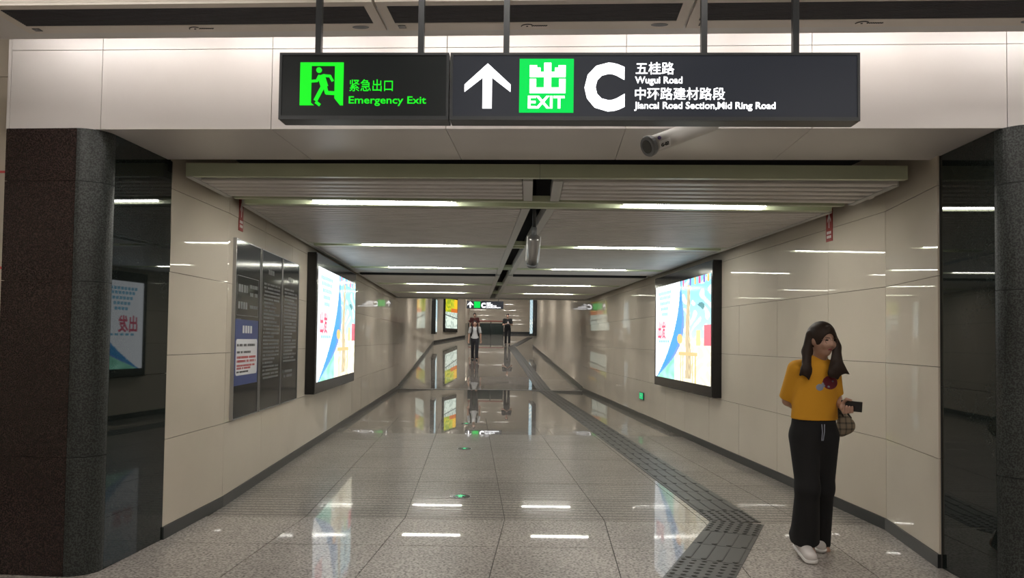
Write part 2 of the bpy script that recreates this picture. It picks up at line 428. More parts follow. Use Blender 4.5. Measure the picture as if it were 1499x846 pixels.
# portal beam: white metal panels on a dark core
beam = struct(MB().prism([Hp(LPF + .02, .02), Hp(3.6, .02), Hp(3.6, .78), Hp(LPF + .02, .78)], SOF + .02, 3.6).build('wall_portal_beam', 'grout'))
JU = [LPF, -2.58, -1.5, -0.417, 0.67, 1.768, 2.89, 3.62]
for a, b in zip(JU[:-1], JU[1:]):
    for z0, z1 in ((SOF, 3.25), (3.25, 3.6)):
        MB().prism([Hp(a + .002, 0), Hp(b - .002, 0), Hp(b - .002, .02), Hp(a + .002, .02)], z0 + (.002 if z0 > 3 else 0), z1 - .002).build('face_panel', 'white_panel', beam)
    MB().prism([Hp(a + .002, .02), Hp(b - .002, .02), Hp(b - .002, .8), Hp(a + .002, .8)], SOF, SOF + .02).build('soffit_panel', 'white_panel', beam)
MB().prism([Hp(LPF - .02, .0), Hp(LPF, .0), Hp(LPF, .8), Hp(LPF - .02, .8)], SOF, 3.6).build('end_panel', 'white_panel', beam)

# granite pillars with rounded inner corner, slabs stacked with joints
def pillar(name, outer, tangent_front, side_x, back, sgn):
    """outline from the outer front corner, along the front, round the corner, along the side"""
    R = 0.16
    fx0, fy0 = outer; bx, by = back
    cx = side_x + sgn * -R; cy = tangent_front + R
    core = struct(empty(name, Matrix.Translation((cx, cy, 0))))
    def slab(pts, z0, z1, m, nm):
        # pts = polyline of the visible face; thickness inwards
        q = [np.array(p) for p in pts]; inner = []
        for i, p in enumerate(q):
            t = q[min(i + 1, len(q) - 1)] - q[max(i - 1, 0)]; t /= np.linalg.norm(t)
            inner.append(p + 0.03 * np.array([-t[1], t[0]]) * sgn)
        poly = list(q) + inner[::-1]
        if sgn < 0: poly = poly[::-1]
        o = MB().prism(poly, z0 + .0015, z1 - .0015).build(nm, m)
        o.parent = core; o.matrix_parent_inverse = Matrix.Translation((-cx, -cy, 0))
    arc = [(cx + sgn * R * math.sin(a), cy - R * math.cos(a)) for a in np.linspace(0, math.pi / 2, 13)]
    zs = [0, 0.72, 1.8, 2.42, SOF]
    for z0, z1 in zip(zs[:-1], zs[1:]):
        slab([(fx0, fy0), (cx - .002 * sgn, arc[0][1])], z0, z1, 'brown_granite' if sgn > 0 else 'black_granite', 'front_slab')
        slab(arc, z0, z1, 'flamed_granite', 'corner_slab')
    for z0, z1 in ((0, 1.2), (1.2, SOF)):
        slab([(side_x, cy + .002), (bx, by)], z0, z1, 'black_granite', 'side_slab')
    inn = [(fx0, fy0 + .03), (cx, cy - R + .03), (side_x - sgn * .03, cy), (bx - sgn * .03, by), (fx0, by)]
    if sgn < 0: inn = inn[::-1]
    o = MB().prism(inn, 0, SOF - .001).build('core', 'grout'); o.parent = core; o.matrix_parent_inverse = Matrix.Translation((-cx, -cy, 0))
    return core
pl = pillar('wall_pillar_left', (-3.165, 4.77), 4.735, -2.545, (-2.505, 5.63), 1)
pr = pillar('wall_pillar_right', (3.64, 4.35), 4.38, 2.845, (2.868, 5.17), -1)

# ------------------------------------------------------------------ slatted ceiling of the passage
ceil = struct(empty('ceiling', Matrix.Translation((0, 5.6, CZ))))
CI = Matrix.Translation((0, -5.6, -CZ))
def cpart(mb, name, m, **k):
    o = mb.build(name, m, **k); o.parent = ceil; o.matrix_parent_inverse = CI; return o
CEND = 21.7
struct(MB().prism([(-3.6, 5.45), (3.4, 5.2), C(WR, CEND)[:2], C(WL, CEND)[:2]], 3.05, 3.1).build('ceiling_plenum', 'plenum'))
def lx(d): return (WL + 0.06) - K * d if d > 6.72 else -2.42 - (d - 5.6) * 0.003
def rx(d):
    wall = R_NEAR[0][0] + (d - R_NEAR[0][1]) * (R_NEAR[1][0] - R_NEAR[0][0]) / (R_NEAR[1][1] - R_NEAR[0][1]) if d < 6.2 else WR - K * d
    return wall - (0.08 if d < 6.2 else 0.12)
SLOT = 0.585
def slot(d): return SLOT - K * d if d > 6.6 else 0.215 + (d - 5.6) * 0.022
def fy(x): return 5.56 - 0.04 * x       # line of the fascia
# green fascia in two lengths
for a, b in ((-2.42, 0.189), (0.192, 2.80)):
    cpart(MB().prism([(a, fy(a)), (b, fy(b)), (b, fy(b) + .05), (a, fy(a) + .05)], CZ, CZ + .098), 'fascia', 'green_paint')
LIGHT_D = [6.67, 9.68, 12.7, 16.45, 19.4]
GAP_D = 13.92
slat_d = []
d = 5.74
while d < CEND - 0.06:
    if all(abs(d - q) > 0.20 for q in LIGHT_D) and abs(d - GAP_D) > 0.2: slat_d.append(d)
    d += 0.108 if d > 6.6 else 0.15
for d in slat_d:
    sk = 0.04 * max(0.0, 1 - (d - 5.6) / 0.9)
    wdt = 0.072 if d > 6.6 else 0.092
    for x0, x1 in ((lx(d) + .03, slot(d) - .155), (slot(d) + .155, rx(d) - .03)):
        ya, yb = d - sk * x0, d - sk * x1
        v = []
        for x, y in ((x0, ya), (x1, yb)):
            for oy, oz in ((0, .045), (0, .008), (.008, 0), (wdt - .008, 0), (wdt, .008), (wdt, .045)): v.append((x, y + oy, CZ + oz))
        f = [(i, i + 1, i + 7, i + 6) for i in range(5)] + [(5, 0, 6, 11), (5, 4, 3, 2, 1, 0), (6, 7, 8, 9, 10, 11)]
        cpart(MB().add(v, f), 'ceiling_slat', 'slat_paint')
# rails beside the slot, edge trims
segs = [(5.66, 6.47), (6.87, GAP_D - .13), (GAP_D + .13, CEND)]
for a, b in segs:
    for s in (-1, 1):
        for in_, out_, nm in ((0.075, 0.15, 'slot_rail'),):
            xa0, xa1 = slot(a + .001) + s * in_, slot(a + .001) + s * out_
            xb0, xb1 = slot(b - .001) + s * in_, slot(b - .001) + s * out_
            p = [(xa0, a), (xa1, a), (xb1, b), (xb0, b)]
            if s < 0: p = p[::-1]
            cpart(MB().prism(p, CZ - .004, CZ + .10), nm, 'grey_rail')
    for e, s in ((lx, 1), (rx, -1)):
        p = [(e(a), a), (e(a) + s * .05, a), (e(b) + s * .05, b), (e(b), b)]
        if s < 0: p = p[::-1]
        cpart(MB().prism(p, CZ - .006, CZ + .05), 'edge_trim', 'grey_rail')
for d in LIGHT_D:
    cpart(MB().box((lx(d) + .05, d - .16, CZ - .002), (rx(d) - .05, d - .10, CZ + .05)).box((lx(d) + .05, d + .10, CZ - .002), (rx(d) - .05, d + .19, CZ + .05)).box((lx(d) + .05, d - .10, CZ + .05), (rx(d) - .05, d + .10, CZ + .056)), 'light_channel', 'green_paint')
cpart(MB().box((lx(14) + .05, GAP_D + .0, CZ - .014), (slot(14) - .16, GAP_D + .19, CZ + .04)), 'gap_shade_strip', 'plenum')  # black strip standing in for the shade in the ceiling gap
cpart(MB().box((slot(14) + .16, GAP_D + .0, CZ - .014), (rx(14) - .05, GAP_D + .19, CZ + .04)), 'gap_shade_strip', 'plenum')  # same painted-in gap shade on the other side of the slot
cpart(MB().box((WL - K * CEND, CEND, CZ - .03), (WR - K * CEND, CEND + .06, 3.1)), 'end_fascia', 'grey_rail')
# ceiling that climbs with the ramp
struct(MB().add([(-9, CEND + .06, 3.02), (9, CEND + .06, 3.02), (16, 60, 5.32), (-9, 60, 5.32), (-9, CEND + .06, 3.12), (9, CEND + .06, 3.12), (16, 60, 5.42), (-9, 60, 5.42)],
       [(3, 2, 1, 0), (4, 5, 6, 7), (0, 1, 5, 4), (1, 2, 6, 5), (2, 3, 7, 6), (3, 0, 4, 7)]).build('ceiling_ramp', 'slat_paint'))

# ------------------------------------------------------------------ strip lights
ORD = ['first', 'second', 'third', 'fourth', 'fifth', 'sixth', 'seventh']
def strip_light(x0, x1, d, z, m, label, group, wdt=0.065, lips=False):
    t = empty('strip_light', Matrix.Translation(((x0 + x1) / 2, d, z)))
    h = (x1 - x0) / 2
    MB().box((-h - .03, -wdt - .015, 0.004), (h + .03, wdt + .015, 0.028)).build('housing', 'grey_rail', t)
    MB().prism([(-h, -wdt), (h, -wdt), (h, wdt), (-h, wdt)], -.012, .004).build('diffuser', m, t)
    if lips:
        for sg in (-1,): MB().box((-h - .03, sg * (wdt + .02) - .006, -.05), (h + .03, sg * (wdt + .02) + .006, .02)).build('lip', 'grey_rail', t)  # added on the near side to keep the lamp out of floor reflections
    return tag(t, label, 'light', group)
for i, d in enumerate(LIGHT_D):
    for a, b, side in ((-1.385, -0.18, 'info board'), (1.335, 2.535, 'tactile strip')):
        strip_light(a - K * d, b - K * d, d, CZ + .019, 'tube', f'strip light in {ORD[i]} green channel behind the fascia, {side} side of slot', 'strip lights of the slatted ceiling')
for i, d in enumerate((26.5, 31.5, 36.5, 41.5, 46.5, 51.5)):  # out-of-sight rows added to light the ramp and the end wall
    z = 3.02 + 0.06 * (d - CEND) - .045
    for a, side in ((-1.385 + (.8 if i > 3 else 0), 'yellow poster'), (1.335, 'tactile strip')):
        strip_light(a - K * d, a + 1.2 - K * d, d, z, 'tube_ramp_added', f'added unseen strip light on the climbing ceiling, {ORD[i]} row up the ramp, {side} side', 'added unseen strip lights above the ramp', lips=True)
for i, v in enumerate((-1.95, -4.4, -6.9, -9.4)):  # unseen rows; the nearest is set so the floor bounces light upwards
    for u, side in ((-3.4, 'brown pillar'), (-0.6, 'middle'), (2.2, 'black pillar')):
        p = Hp(u, v)
        strip_light(p[0], p[0] + 1.8, p[1], 3.57, 'tube_hall', f'unseen hall ceiling strip light, {ORD[i]} row out from the portal, {side} run', 'unseen strip lights of the hall', 0.1)
for i in range(6):
    u = LPF + .1 + i * 1.12
    t = empty('cove_light', Matrix.Translation((*Hp(u + .53, -.33), 3.36)) @ Matrix.Rotation(-HA, 4, 'Z'))
    MB().box((-.53, -.03, .03), (.53, .03, .06)).build('batten', 'grey_rail', t)
    MB().tube([(-.5, 0, 0), (.5, 0, 0)], .018, 8).build('tube', 'tube_cove', t, smooth=True)
    MB().box((-.53, -.012, -.0), (-.5, .012, .03)).build('holder', 'grey_rail', t); MB().box((.5, -.012, -.0), (.53, .012, .03)).build('holder', 'grey_rail', t)
    tag(t, 'slim tube light hidden in the cove above the portal beam', 'light', 'cove tubes above the portal beam')

# ------------------------------------------------------------------ hanging signs
SA = math.radians(2.0)
def sign_box(name, px0, px1, d_mid, z0, z1, face_m, label):
    """light box hung from the hall ceiling, front face towards the hall"""
    x0 = (px0 - W_PX / 2) / F_PX * d_mid; x1 = (px1 - W_PX / 2) / F_PX * d_mid
    ex = (math.cos(SA), -math.sin(SA), 0)
    t = empty(name, frame((x0, d_mid - x0 * math.tan(SA), z0), ex))
    w_ = (x1 - x0) / math.cos(SA); h_ = z1 - z0
    MB().box((0, 0.0, 0), (w_, .10, h_)).build('housing', 'dark_metal', t, bevel=.004)
    MB().box((.012, -.003, .018), (w_ - .012, 0.0, h_ - .012)).build('face', face_m, t)
    fr = MB().box((0, -.008, 0), (w_, 0, .018)).box((0, -.008, h_ - .012), (w_, 0, h_)).box((0, -.008, .018), (.012, 0, h_ - .012)).box((w_ - .012, -.008, .018), (w_, 0, h_ - .012))
    fr.build('frame', 'dark_metal', t)
    return t, w_, h_
DS = 3.6
def sx(px, px0, w_, px1): return (px - px0) / (px1 - px0) * w_
Z0S, Z1S = 2.505, 2.825
ZP = (Z1S - Z0S) / 99.0       # metres per photo pixel, vertically
def sz(py, y_bot=179.0): return (y_bot - py) * ZP

se, we, he = sign_box('exit_sign', 397.5, 651.5, DS, Z0S, Z1S, 'exit_face', 'se')
tag(se, 'dark hanging sign box reading Emergency Exit in green with a running figure', 'sign')
E0, E1 = 397.5, 651.5
ex_ = lambda p: sx(p, E0, we, E1)
# pictogram: green door block with a dark opening and a running figure
a0, a1, zt, zb = ex_(429), ex_(494), sz(94.5), sz(158)
q = lambda u, v: (a0 + (a1 - a0) * u, zt - (zt - zb) * v)
ic = MB()
ic.plate([q(0, 1), q(0, 0), q(.26, 0), q(.26, .94), q(.33, 1)][::-1], -.008, -.003)
ic.plate([q(.26, .08), q(.26, 0), q(1, 0), q(1, .08)][::-1], -.008, -.003)
ic.plate([q(.80, .84), q(.80, .08), q(1, .08), q(1, 1), q(.93, 1)][::-1], -.008, -.003)
ic.build('door_pictogram', 'lit_exit', se)
man = MB()
def stroke(mb, pts, wd):
    for (u0, v0), (u1, v1) in zip(pts[:-1], pts[1:]):
        A = np.array(q(u0, v0)); B = np.array(q(u1, v1)); t = (B - A) / np.linalg.norm(B - A); n = np.array([-t[1], t[0]]) * wd * (a1 - a0) / 2
        A = A - t * wd * .2 * (a1 - a0); B = B + t * wd * .2 * (a1 - a0)
        mb.plate([A + n, A - n, B - n, B + n], -.009, -.004)
cc = q(.435, .18); man.plate([(cc[0] + .065 * (a1 - a0) * math.cos(t), cc[1] + .065 * (a1 - a0) * math.sin(t)) for t in np.linspace(0, 2 * math.pi, 17)[:-1]], -.009, -.004)
stroke(man, [(.49, .33), (.56, .54)], .17)
stroke(man, [(.45, .31), (.39, .43), (.27, .44)], .06); stroke(man, [(.54, .31), (.69, .32), (.75, .43)], .06)
stroke(man, [(.54, .55), (.47, .68), (.37, .88)], .09); stroke(man, [(.58, .55), (.62, .71), (.81, .72)], .085)
stroke(man, [(.38, .93), (.46, .99)], .07)
man.build('running_figure', 'lit_exit', se)
text('lettering', '紧急出口', .0615, ex_(503), sz(135.5), -.004, 'lit_exit', se, .003, width=ex_(568) - ex_(503))
text('lettering', 'Emergency Exit', .049, ex_(502.5), sz(155), -.004, 'lit_exit', se, .010, width=ex_(618) - ex_(502.5))

sc_, wc, hc = sign_box('direction_sign', 653.5, 1251.5, DS, Z0S, Z1S, 'sign_face', 'c')
tag(sc_, 'long dark hanging sign with white arrow, green EXIT square and large letter C', 'sign')
C0, C1 = 653.5, 1251.5
cx_ = lambda p: sx(p, C0, wc, C1)
def arrow(mb, x0, x1, zt, zb, y0=-.008, y1=-.003):
    w_ = x1 - x0; m_ = (x0 + x1) / 2; h_ = zt - zb
    mb.plate([(m_, zt), (x0, zt - .47 * h_), (x0, zt - .63 * h_), (m_ - .105 * w_, zt - .31 * h_), (m_ - .105 * w_, zb), (m_ + .095 * w_, zb), (m_ + .095 * w_, zt - .31 * h_), (x1, zt - .63 * h_), (x1, zt - .47 * h_)], y0, y1)
    return mb
arrow(MB(), cx_(675), cx_(743), sz(96), sz(162)).build('arrow', 'lit_white', sc_)
g0, g1, gt, gb = cx_(756), cx_(836), sz(89), sz(168)
MB().box((g0, -.007, gb), (g1, -.003, gt)).build('green_square', 'lit_green', sc_)
em = MB()
def er(u0, v0, u1, v1):
    x0, x1 = g0 + (g1 - g0) * (.19 + .66 * u0), g0 + (g1 - g0) * (.19 + .66 * u1)
    z0, z1 = gt - (gt - gb) * (.08 + .56 * v1), gt - (gt - gb) * (.08 + .56 * v0)
    em.box((x0, -.011, z0), (x1, -.007, z1))
for r_ in ((.4, 0, .6, .95), (0, .08, .2, .47), (.8, .08, 1, .47), (.2, .3, .4, .47), (.6, .3, .8, .47), (.2, .16, .3, .3), (.7, .16, .8, .3), (0, .53, .18, 1), (.82, .53, 1, 1), (.18, .82, .4, 1), (.6, .82, .82, 1), (.4, .95, .6, 1)): er(*r_)
em.build('exit_emblem', 'lit_white', sc_)
text('lettering', 'EXIT', .082, cx_(769), sz(161.5), -.008, 'lit_white', sc_, .022, width=cx_(823) - cx_(769))
text('letter_c', 'C', .292, cx_(852), sz(161), -.004, 'lit_white', sc_, .045, width=cx_(911) - cx_(852))
for body, s_, xa, xb, yb, bo in (('五桂路', .062, 927, 983, 110, .006), ('Wugui Road', .045, 926, 995, 124.5, .014), ('中环路建材路段', .062, 926, 1057, 147, .006), ('Jiancai Road Section,Mid Ring Road', .045, 925, 1130, 161.5, .014)):
    text('lettering', body, s_, cx_(xa), sz(yb), -.004, 'lit_white', sc_, bo, width=cx_(xb) - cx_(xa))
# posts up to the hall ceiling; part of each sign
def posts(t, x_list, h_):
    for x in x_list: MB().box((x - .014, .03, h_ - .002), (x + .014, .06, 3.6 - Z0S)).build('hanger', 'dark_metal', t)
posts(se, [ex_(451.5), ex_(607)], he); posts(sc_, [cx_(735.5), cx_(1029), cx_(1163.5)], hc)

# far direction sign over the ramp
dfar = 39.0
p0 = P(683, 451.5, dfar); p1 = P(737, 441, dfar)
zf0, zf1 = p0[2], p1[2]; wf_ = p1[0] - p0[0]; hf = zf1 - zf0
sf = empty('direction_sign', Matrix.Translation((p0[0], dfar, zf0)))
MB().box((0, 0, 0), (wf_, .12, hf)).build('housing', 'sign_face', sf)
fx = lambda p: (p - 683) / 54 * wf_
arrow(MB(), fx(684.5), fx(692.5), hf * .9, hf * .12, -.03, -.01).build('arrow', 'lit_white', sf)
MB().box((fx(694), -.03, hf * .1), (fx(703), -.01, hf * .92)).build('green_square', 'lit_green', sf)
text('letter_c', 'C', .33, fx(704.5), hf * .14, -.02, 'lit_white', sf, .05, width=fx(711) - fx(704.5))
for body, zz, x1 in (('五桂路', .66, 719), ('Wugui Road', .5, 721), ('中环路建材路段', .28, 727), ('Jiancai Road Section,Mid Ring Road', .1, 733)):
    text('lettering', body, .075, fx(712), hf * zz, -.02, 'lit_white', sf, .03, width=fx(x1) - fx(712))
for x in (.25, wf_ - .25): MB().box((x - .015, .04, hf - .002), (x + .015, .08, 3.02 + .06 * (dfar - CEND) - zf0)).build('hanger', 'dark_metal', sf)
tag(sf, 'small far dark sign with arrow and letter C hanging over the ramp', 'sign')

# ------------------------------------------------------------------ ceiling air units above the portal
def air_unit(px0, px1, label):
    v0, v1 = -0.545, -0.90
    z = 3.135
    ua = (px0 - W_PX / 2) / F_PX * 4.1; ub = (px1 - W_PX / 2) / F_PX * 4.1
    ex = (HX[0], HX[1], 0)
    o = Hp(ua, v0)
    t = empty('air_curtain', frame((o[0], o[1], z), ex))       # local y runs away from the hall
    w_ = ub - ua; D = v0 - v1
    MB().box((0, -D, 0.012), (w_, 0, .30)).build('casing', 'beige_plastic', t, bevel=.012)
    fr = MB().box((.0, -.095, 0), (w_, 0, .012)).box((0, -D, 0), (w_, -D + .05, .012)).box((0, -D + .05, 0), (.05, -.095, .012)).box((w_ - .05, -D + .05, 0), (w_, -.095, .012))
    fr.build('frame', 'beige_plastic', t)
    g = MB().box((.05, -D + .05, .006), (w_ - .05, -.095, .011))
    g.build('grille', 'grille', t)
    nb_ = 14
    for i in range(nb_):
        y = -D + .06 + (D - .165) * i / (nb_ - 1)
        MB().box((.05, y, .001), (w_ - .05, y + .008, .006)).build('grille_bar', 'grille', t)
    MB().box((.06, -.07, -.003), (.10, -.035, 0)).build('sensor_window', 'black_frame', t)
    lab = MB().prism([(w_ - .13 + .045 * math.cos(a), -.05 + .02 * math.sin(a)) for a in np.linspace(0, 2 * math.pi, 17)[:-1]], -.002, 0.0).build('rating_sticker', 'camera_ring', t)
    # emblem as it reads in the photo: an arc over a dot, trailing into an illegible script line
    lg = MB(); lx0 = w_ * .5 - .07
    lg.tube([(lx0 + .035 - .035 * math.cos(a), -.042 - .03 * math.sin(a), -.001) for a in np.linspace(0.1, 2.3, 9)], .003, 6)
    lg.tube([(lx0 + .026, -.046, -.001), (lx0 + .036, -.047, -.001)], .003, 6)
    lg.tube([(lx0 + .056 + .0035 * k, -.052 + .004 * math.sin(k * 1.9), -.001) for k in range(24)], .003, 6)
    lg.build('logo', 'black_print', t)['kind'] = 'stuff'
    return tag(t, label, 'air curtain')
air_unit(14, 565, 'beige air curtain with dark grille above the green emergency exit sign')
air_unit(569, 1002, 'beige air curtain with dark grille above the arrow and letter C')
air_unit(1006, 1520, 'beige air curtain with dark grille above the blank end of the long sign')

# ------------------------------------------------------------------ surveillance cameras
def bullet_camera(a, b, r, label, mount):
    """a = lens end, b = rear end (world points); mount = point on the structure"""
    a = np.array(a); b = np.array(b); ax = (b - a) / np.linalg.norm(b - a); L_ = np.linalg.norm(b - a)
    t = empty('surveillance_camera', Matrix.Translation(tuple(b)))
    inv = Matrix.Translation(tuple(-b))
    def pt(o): o.parent = t; o.matrix_parent_inverse = inv; return o
    pt(MB().tube([a + ax * .03, a + ax * .05, b - ax * .01, b], [r * .9, r, r, r * .9], 20).build('housing', 'camera_body', smooth=True))
    pt(MB().tube([a, a + ax * .008, a + ax * .03], [r * 1.1, r * 1.2, r * 1.15], 20).build('lens_ring', 'camera_ring', smooth=False))
    pt(MB().tube([a - ax * .002, a + ax * .004], [r * .75, r * .8], 20).build('lens', 'lens_glass'))
    m_ = np.array(mount); mid = b - ax * L_ * .25
    pt(MB().tube([mid, mid * .5 + m_ * .5, m_], .016, 10).build('arm', 'camera_body', smooth=True))
    nn = m_ - mid; nn /= np.linalg.norm(nn)
    pt(MB().tube([m_ - nn * .012, m_], .04, 16).build('mounting_plate', 'camera_body'))
    return tag(t, label, 'camera'), pt, ax
la, lb = P(947, 215, 4.02), P(1046, 178, 4.22)
mp = Hp(1.02, 0.0)
ncam, npt, nax = bullet_camera(la, lb, .047, 'white bullet camera with a paper label under the long hanging sign', (mp[0], mp[1], 2.84))
# paper label on its flank facing the hall
side = np.cross(nax, [0, 0, 1.0]); side /= np.linalg.norm(side)
side = side if side[1] < 0 else -side
dn = np.cross(nax, side); dn = dn if dn[2] < 0 else -dn
def on_barrel(s, ang, rr=.0485):
    return la + nax * s + (side * math.cos(ang) + dn * math.sin(ang)) * rr
v, f = [], []
for i in range(7):
    for s in (.045, .125): v.append(on_barrel(s, -.1 + 1.0 * i / 6))
for i in range(6): f.append((2 * i, 2 * i + 1, 2 * i + 3, 2 * i + 2))
npt(mesh_obj('paper_label', v, f, 'white_print'))
tl = text('lettering', 'G-02', .026, 0, 0, 0, 'black_print', None, .02)
o_ = on_barrel(.055, .55, .0505); e2 = side * math.sin(.45) * -1 - dn * -math.cos(.45) * -1
upv = -(dn * math.cos(.45) - side * math.sin(.45)); nv = side * math.cos(.45) + dn * math.sin(.45)
tl.matrix_world = Matrix(((nax[0], -nv[0], upv[0], o_[0]), (nax[1], -nv[1], upv[1], o_[1]), (nax[2], -nv[2], upv[2], o_[2]), (0, 0, 0, 1)))
npt(tl)
pb = on_barrel(.06, -.45, .047)
npt(MB().tube([pb, pb + (side * .9 - dn * .43) * .006], .010, 12).build('purple_dot', 'purple'))
# corridor camera on a pole out of the slot, looking away down the passage
dcm = 7.2
top = np.array([slot(dcm), dcm, 3.05])
hb = P(782, 350, 7.15); ha = P(780, 386, 7.36)
t2 = empty('surveillance_camera', Matrix.Translation(tuple(top))); inv2 = Matrix.Translation(tuple(-top))
def pt2(o): o.parent = t2; o.matrix_parent_inverse = inv2; return o
hx = hb[0]
pt2(MB().tube([(hx, dcm, 3.05), (hx, dcm, 2.52)], .018, 10).build('pole', 'dark_metal', smooth=True))
pt2(MB().tube([(hx, dcm, 2.53), (hx, dcm, 2.44)], .026, 10).build('swivel', 'camera_ring', smooth=True))
A_ = np.array([hx, dcm - .03, 2.425]); B_ = np.array([hx - .01, dcm + .14, 2.21])
pt2(MB().tube([A_ + (A_ - B_) * .06, A_, A_ * .5 + B_ * .5, B_], [.045, .057, .057, .05], 16).build('housing', 'steel', smooth=True))
pt2(MB().tube([B_, B_ + (B_ - A_) * .1], [.056, .054], 16).build('lens_ring', 'camera_ring', smooth=True))
ss = MB()
for s in (-1, 1): ss.add([tuple(A_ + np.array([s * .058, -.01, .01])), tuple(B_ + np.array([s * .058, -.01, .01])), tuple(B_ + np.array([s * .066, .03, .03])), tuple(A_ + np.array([s * .066, .03, .03]))], [(0, 1, 2, 3)])
pt2(ss.build('sunshield', 'white_print'))
tag(t2, 'grey bullet camera on a pole hanging out of the ceiling slot', 'camera')

# ------------------------------------------------------------------ advertising light boxes
def poster_colour(u, v):
    """picture of the near light boxes: white sheet, blue swoosh, sky with a cream tower and red booth"""
    c = np.ones(u.shape + (3,)) * np.array([0.93, 0.96, 0.98])
    edge = 0.50 - 0.47 * np.clip(1 - v, 0, 1) ** 2.1              # left edge of swoosh
    thick = 0.02 + 0.26 * np.clip(v * (1 - v) * 4, 0, 1) ** 1.5 * np.clip(1.1 - v, 0, 1)
    right = u > edge
    sky = np.stack([0.35 + .5 * (1 - v), 0.75 + .2 * (1 - v), 0.9 + 0 * v], -1)
    n = np.sin(u * 31 + 3 * np.sin(v * 17)) * np.sin(v * 23 + 2 * np.sin(u * 13))
    sky = sky + (n[..., None] > .35) * np.array([.35, .18, .08])
    low = v < 0.42
    sky[low] = np.array([.95, .93, .82]) - .12 * (n[low][..., None] > .2) * np.array([.5, .7, 1.2])
    c[right] = sky[right]
    g = right & (v < .24) & (u < .40); c[g] = np.array([.45, .82, .68]) + .1 * n[g][..., None]
    sw = right & (u < edge + thick); c[sw] = np.array([.05, .45, .72])
    sw2 = right & (u > edge + thick * .75) & (u < edge + thick); c[sw2] = np.array([.25, .42, .75])
    # tower and its base
    tw = np.abs(u - .645 - .01 * np.sin(v * 9)) < (0.028 + .035 * np.clip(.75 - v, 0, 1)); tw &= (v > .03) & (v < .95)
    c[tw] = (np.array([.66, .58, .42]) + .08 * np.sin(v * 60 + 9 * np.sin(u * 40))[..., None] * np.array([1, 1, .7]))[tw]
    bs = (np.abs(u - .64) < .16) & (np.abs(v - .27) < .018); c[bs] = np.array([.72, .6, .35])
    for q_ in (.52, .56, .72, .77):
        lg_ = (np.abs(u - q_) < .008) & (v < .27); c[lg_] = np.array([.72, .6, .32])
    rb = (u > .9) & (v > .36) & (v < .55); c[rb] = np.array([.85, .25, .32])
    wb = (u > .78) & (u < .85) & (v > .36) & (v < .50); c[wb] = np.array([.75, .85, .45])
    ob = ((u - .5) / .05) ** 2 + ((v - .42) / .05) ** 2 < 1; c[ob] = np.array([.95, .62, .3])
    pg = ((u - .85) / .06) ** 2 + ((v - .72) / .035) ** 2 < 1; c[pg & (n > -.3)] = np.array([.15, .4, .42])
    for i, q_ in enumerate((.56, .68, .76, .83, .90, .96)):
        bu = (np.abs(u - q_) < .014) & (v > .93); c[bu] = np.array([[.9, .2, .4], [.3, .2, .6], [.95, .6, .2]][i % 3])
    return np.clip(c * .8 + .2, 0, 1)  # colours paled towards white, standing in for overexposed glow
def far_colour(u, v):
    n = np.sin(u * 21 + 4 * np.sin(v * 9)) * np.sin(v * 17 + 3 * np.sin(u * 11))
    c = np.ones(u.shape + (3,)) * np.array([.80, .85, .80])
    t = v > .55
    c[t] = (np.array([.62, .66, .06]) + .22 * n[..., None] * np.array([1, .6, .2]))[t]
    o = t & (v < .68) & (u > .45); c[o] = np.array([.75, .38, .06])
    y = t & (u > .72) & (v > .68); c[y] = np.array([.9, .7, .08])
    b = (v < .55) & (n > .25); c[b] = np.array([.60, .67, .63])
    b = (v < .55) & (np.abs(v - .45 + .1 * u) < .02); c[b] = np.array([.3, .36, .35])
    return np.clip(c, 0, 1)
def strip_colour(u, v):
    n = np.sin(u * 9 + v * 21) * np.sin(v * 37)
    c = np.ones(u.shape + (3,)) * np.array([.62, .72, .76]); c[n > .2] = np.array([.5, .64, .69]); c[(v < .4) & (n < -.2)] = np.array([.85, .85, .8])
    return c
def print_mesh(name, x0, x1, z0, z1, y, fn, m, parent, nx=150, nz=90):
    u, v_ = np.meshgrid((np.arange(nx) + .5) / nx, (np.arange(nz) + .5) / nz)
    colr = fn(u, v_)
    lin = np.where(colr <= .04045, colr / 12.92, ((colr + .055) / 1.055) ** 2.4)
    xs = np.linspace(x0, x1, nx + 1); zs_ = np.linspace(z0, z1, nz + 1)
    X, Z = np.meshgrid(xs, zs_)
    V = np.stack([X.ravel(), np.full(X.size, y), Z.ravel()], 1)
    i = np.arange(nx); j = np.arange(nz); I, J = np.meshgrid(i, j); a = (J * (nx + 1) + I).ravel()
    Fq = np.stack([a, a + 1, a + nx + 2, a + nx + 1], 1)
    o = mesh_obj(name, V, [tuple(map(int, q_)) for q_ in Fq], m, parent)
    at = o.data.color_attributes.new('Col', 'FLOAT_COLOR', 'CORNER')
    cl = np.ones((nx * nz, 4, 4)); cl[:, :, :3] = lin.reshape(-1, 1, 3)
    at.data.foreach_set('color', cl.ravel())
    return o
def wall_frame(side, d, z, off=0.0):
    """origin on the wall face at distance d; local x is the reading direction"""
    if side == 'L': return frame(C(WL + off, d, z), TDIR)
    return frame(C(WR - off, d, z), -TDIR)
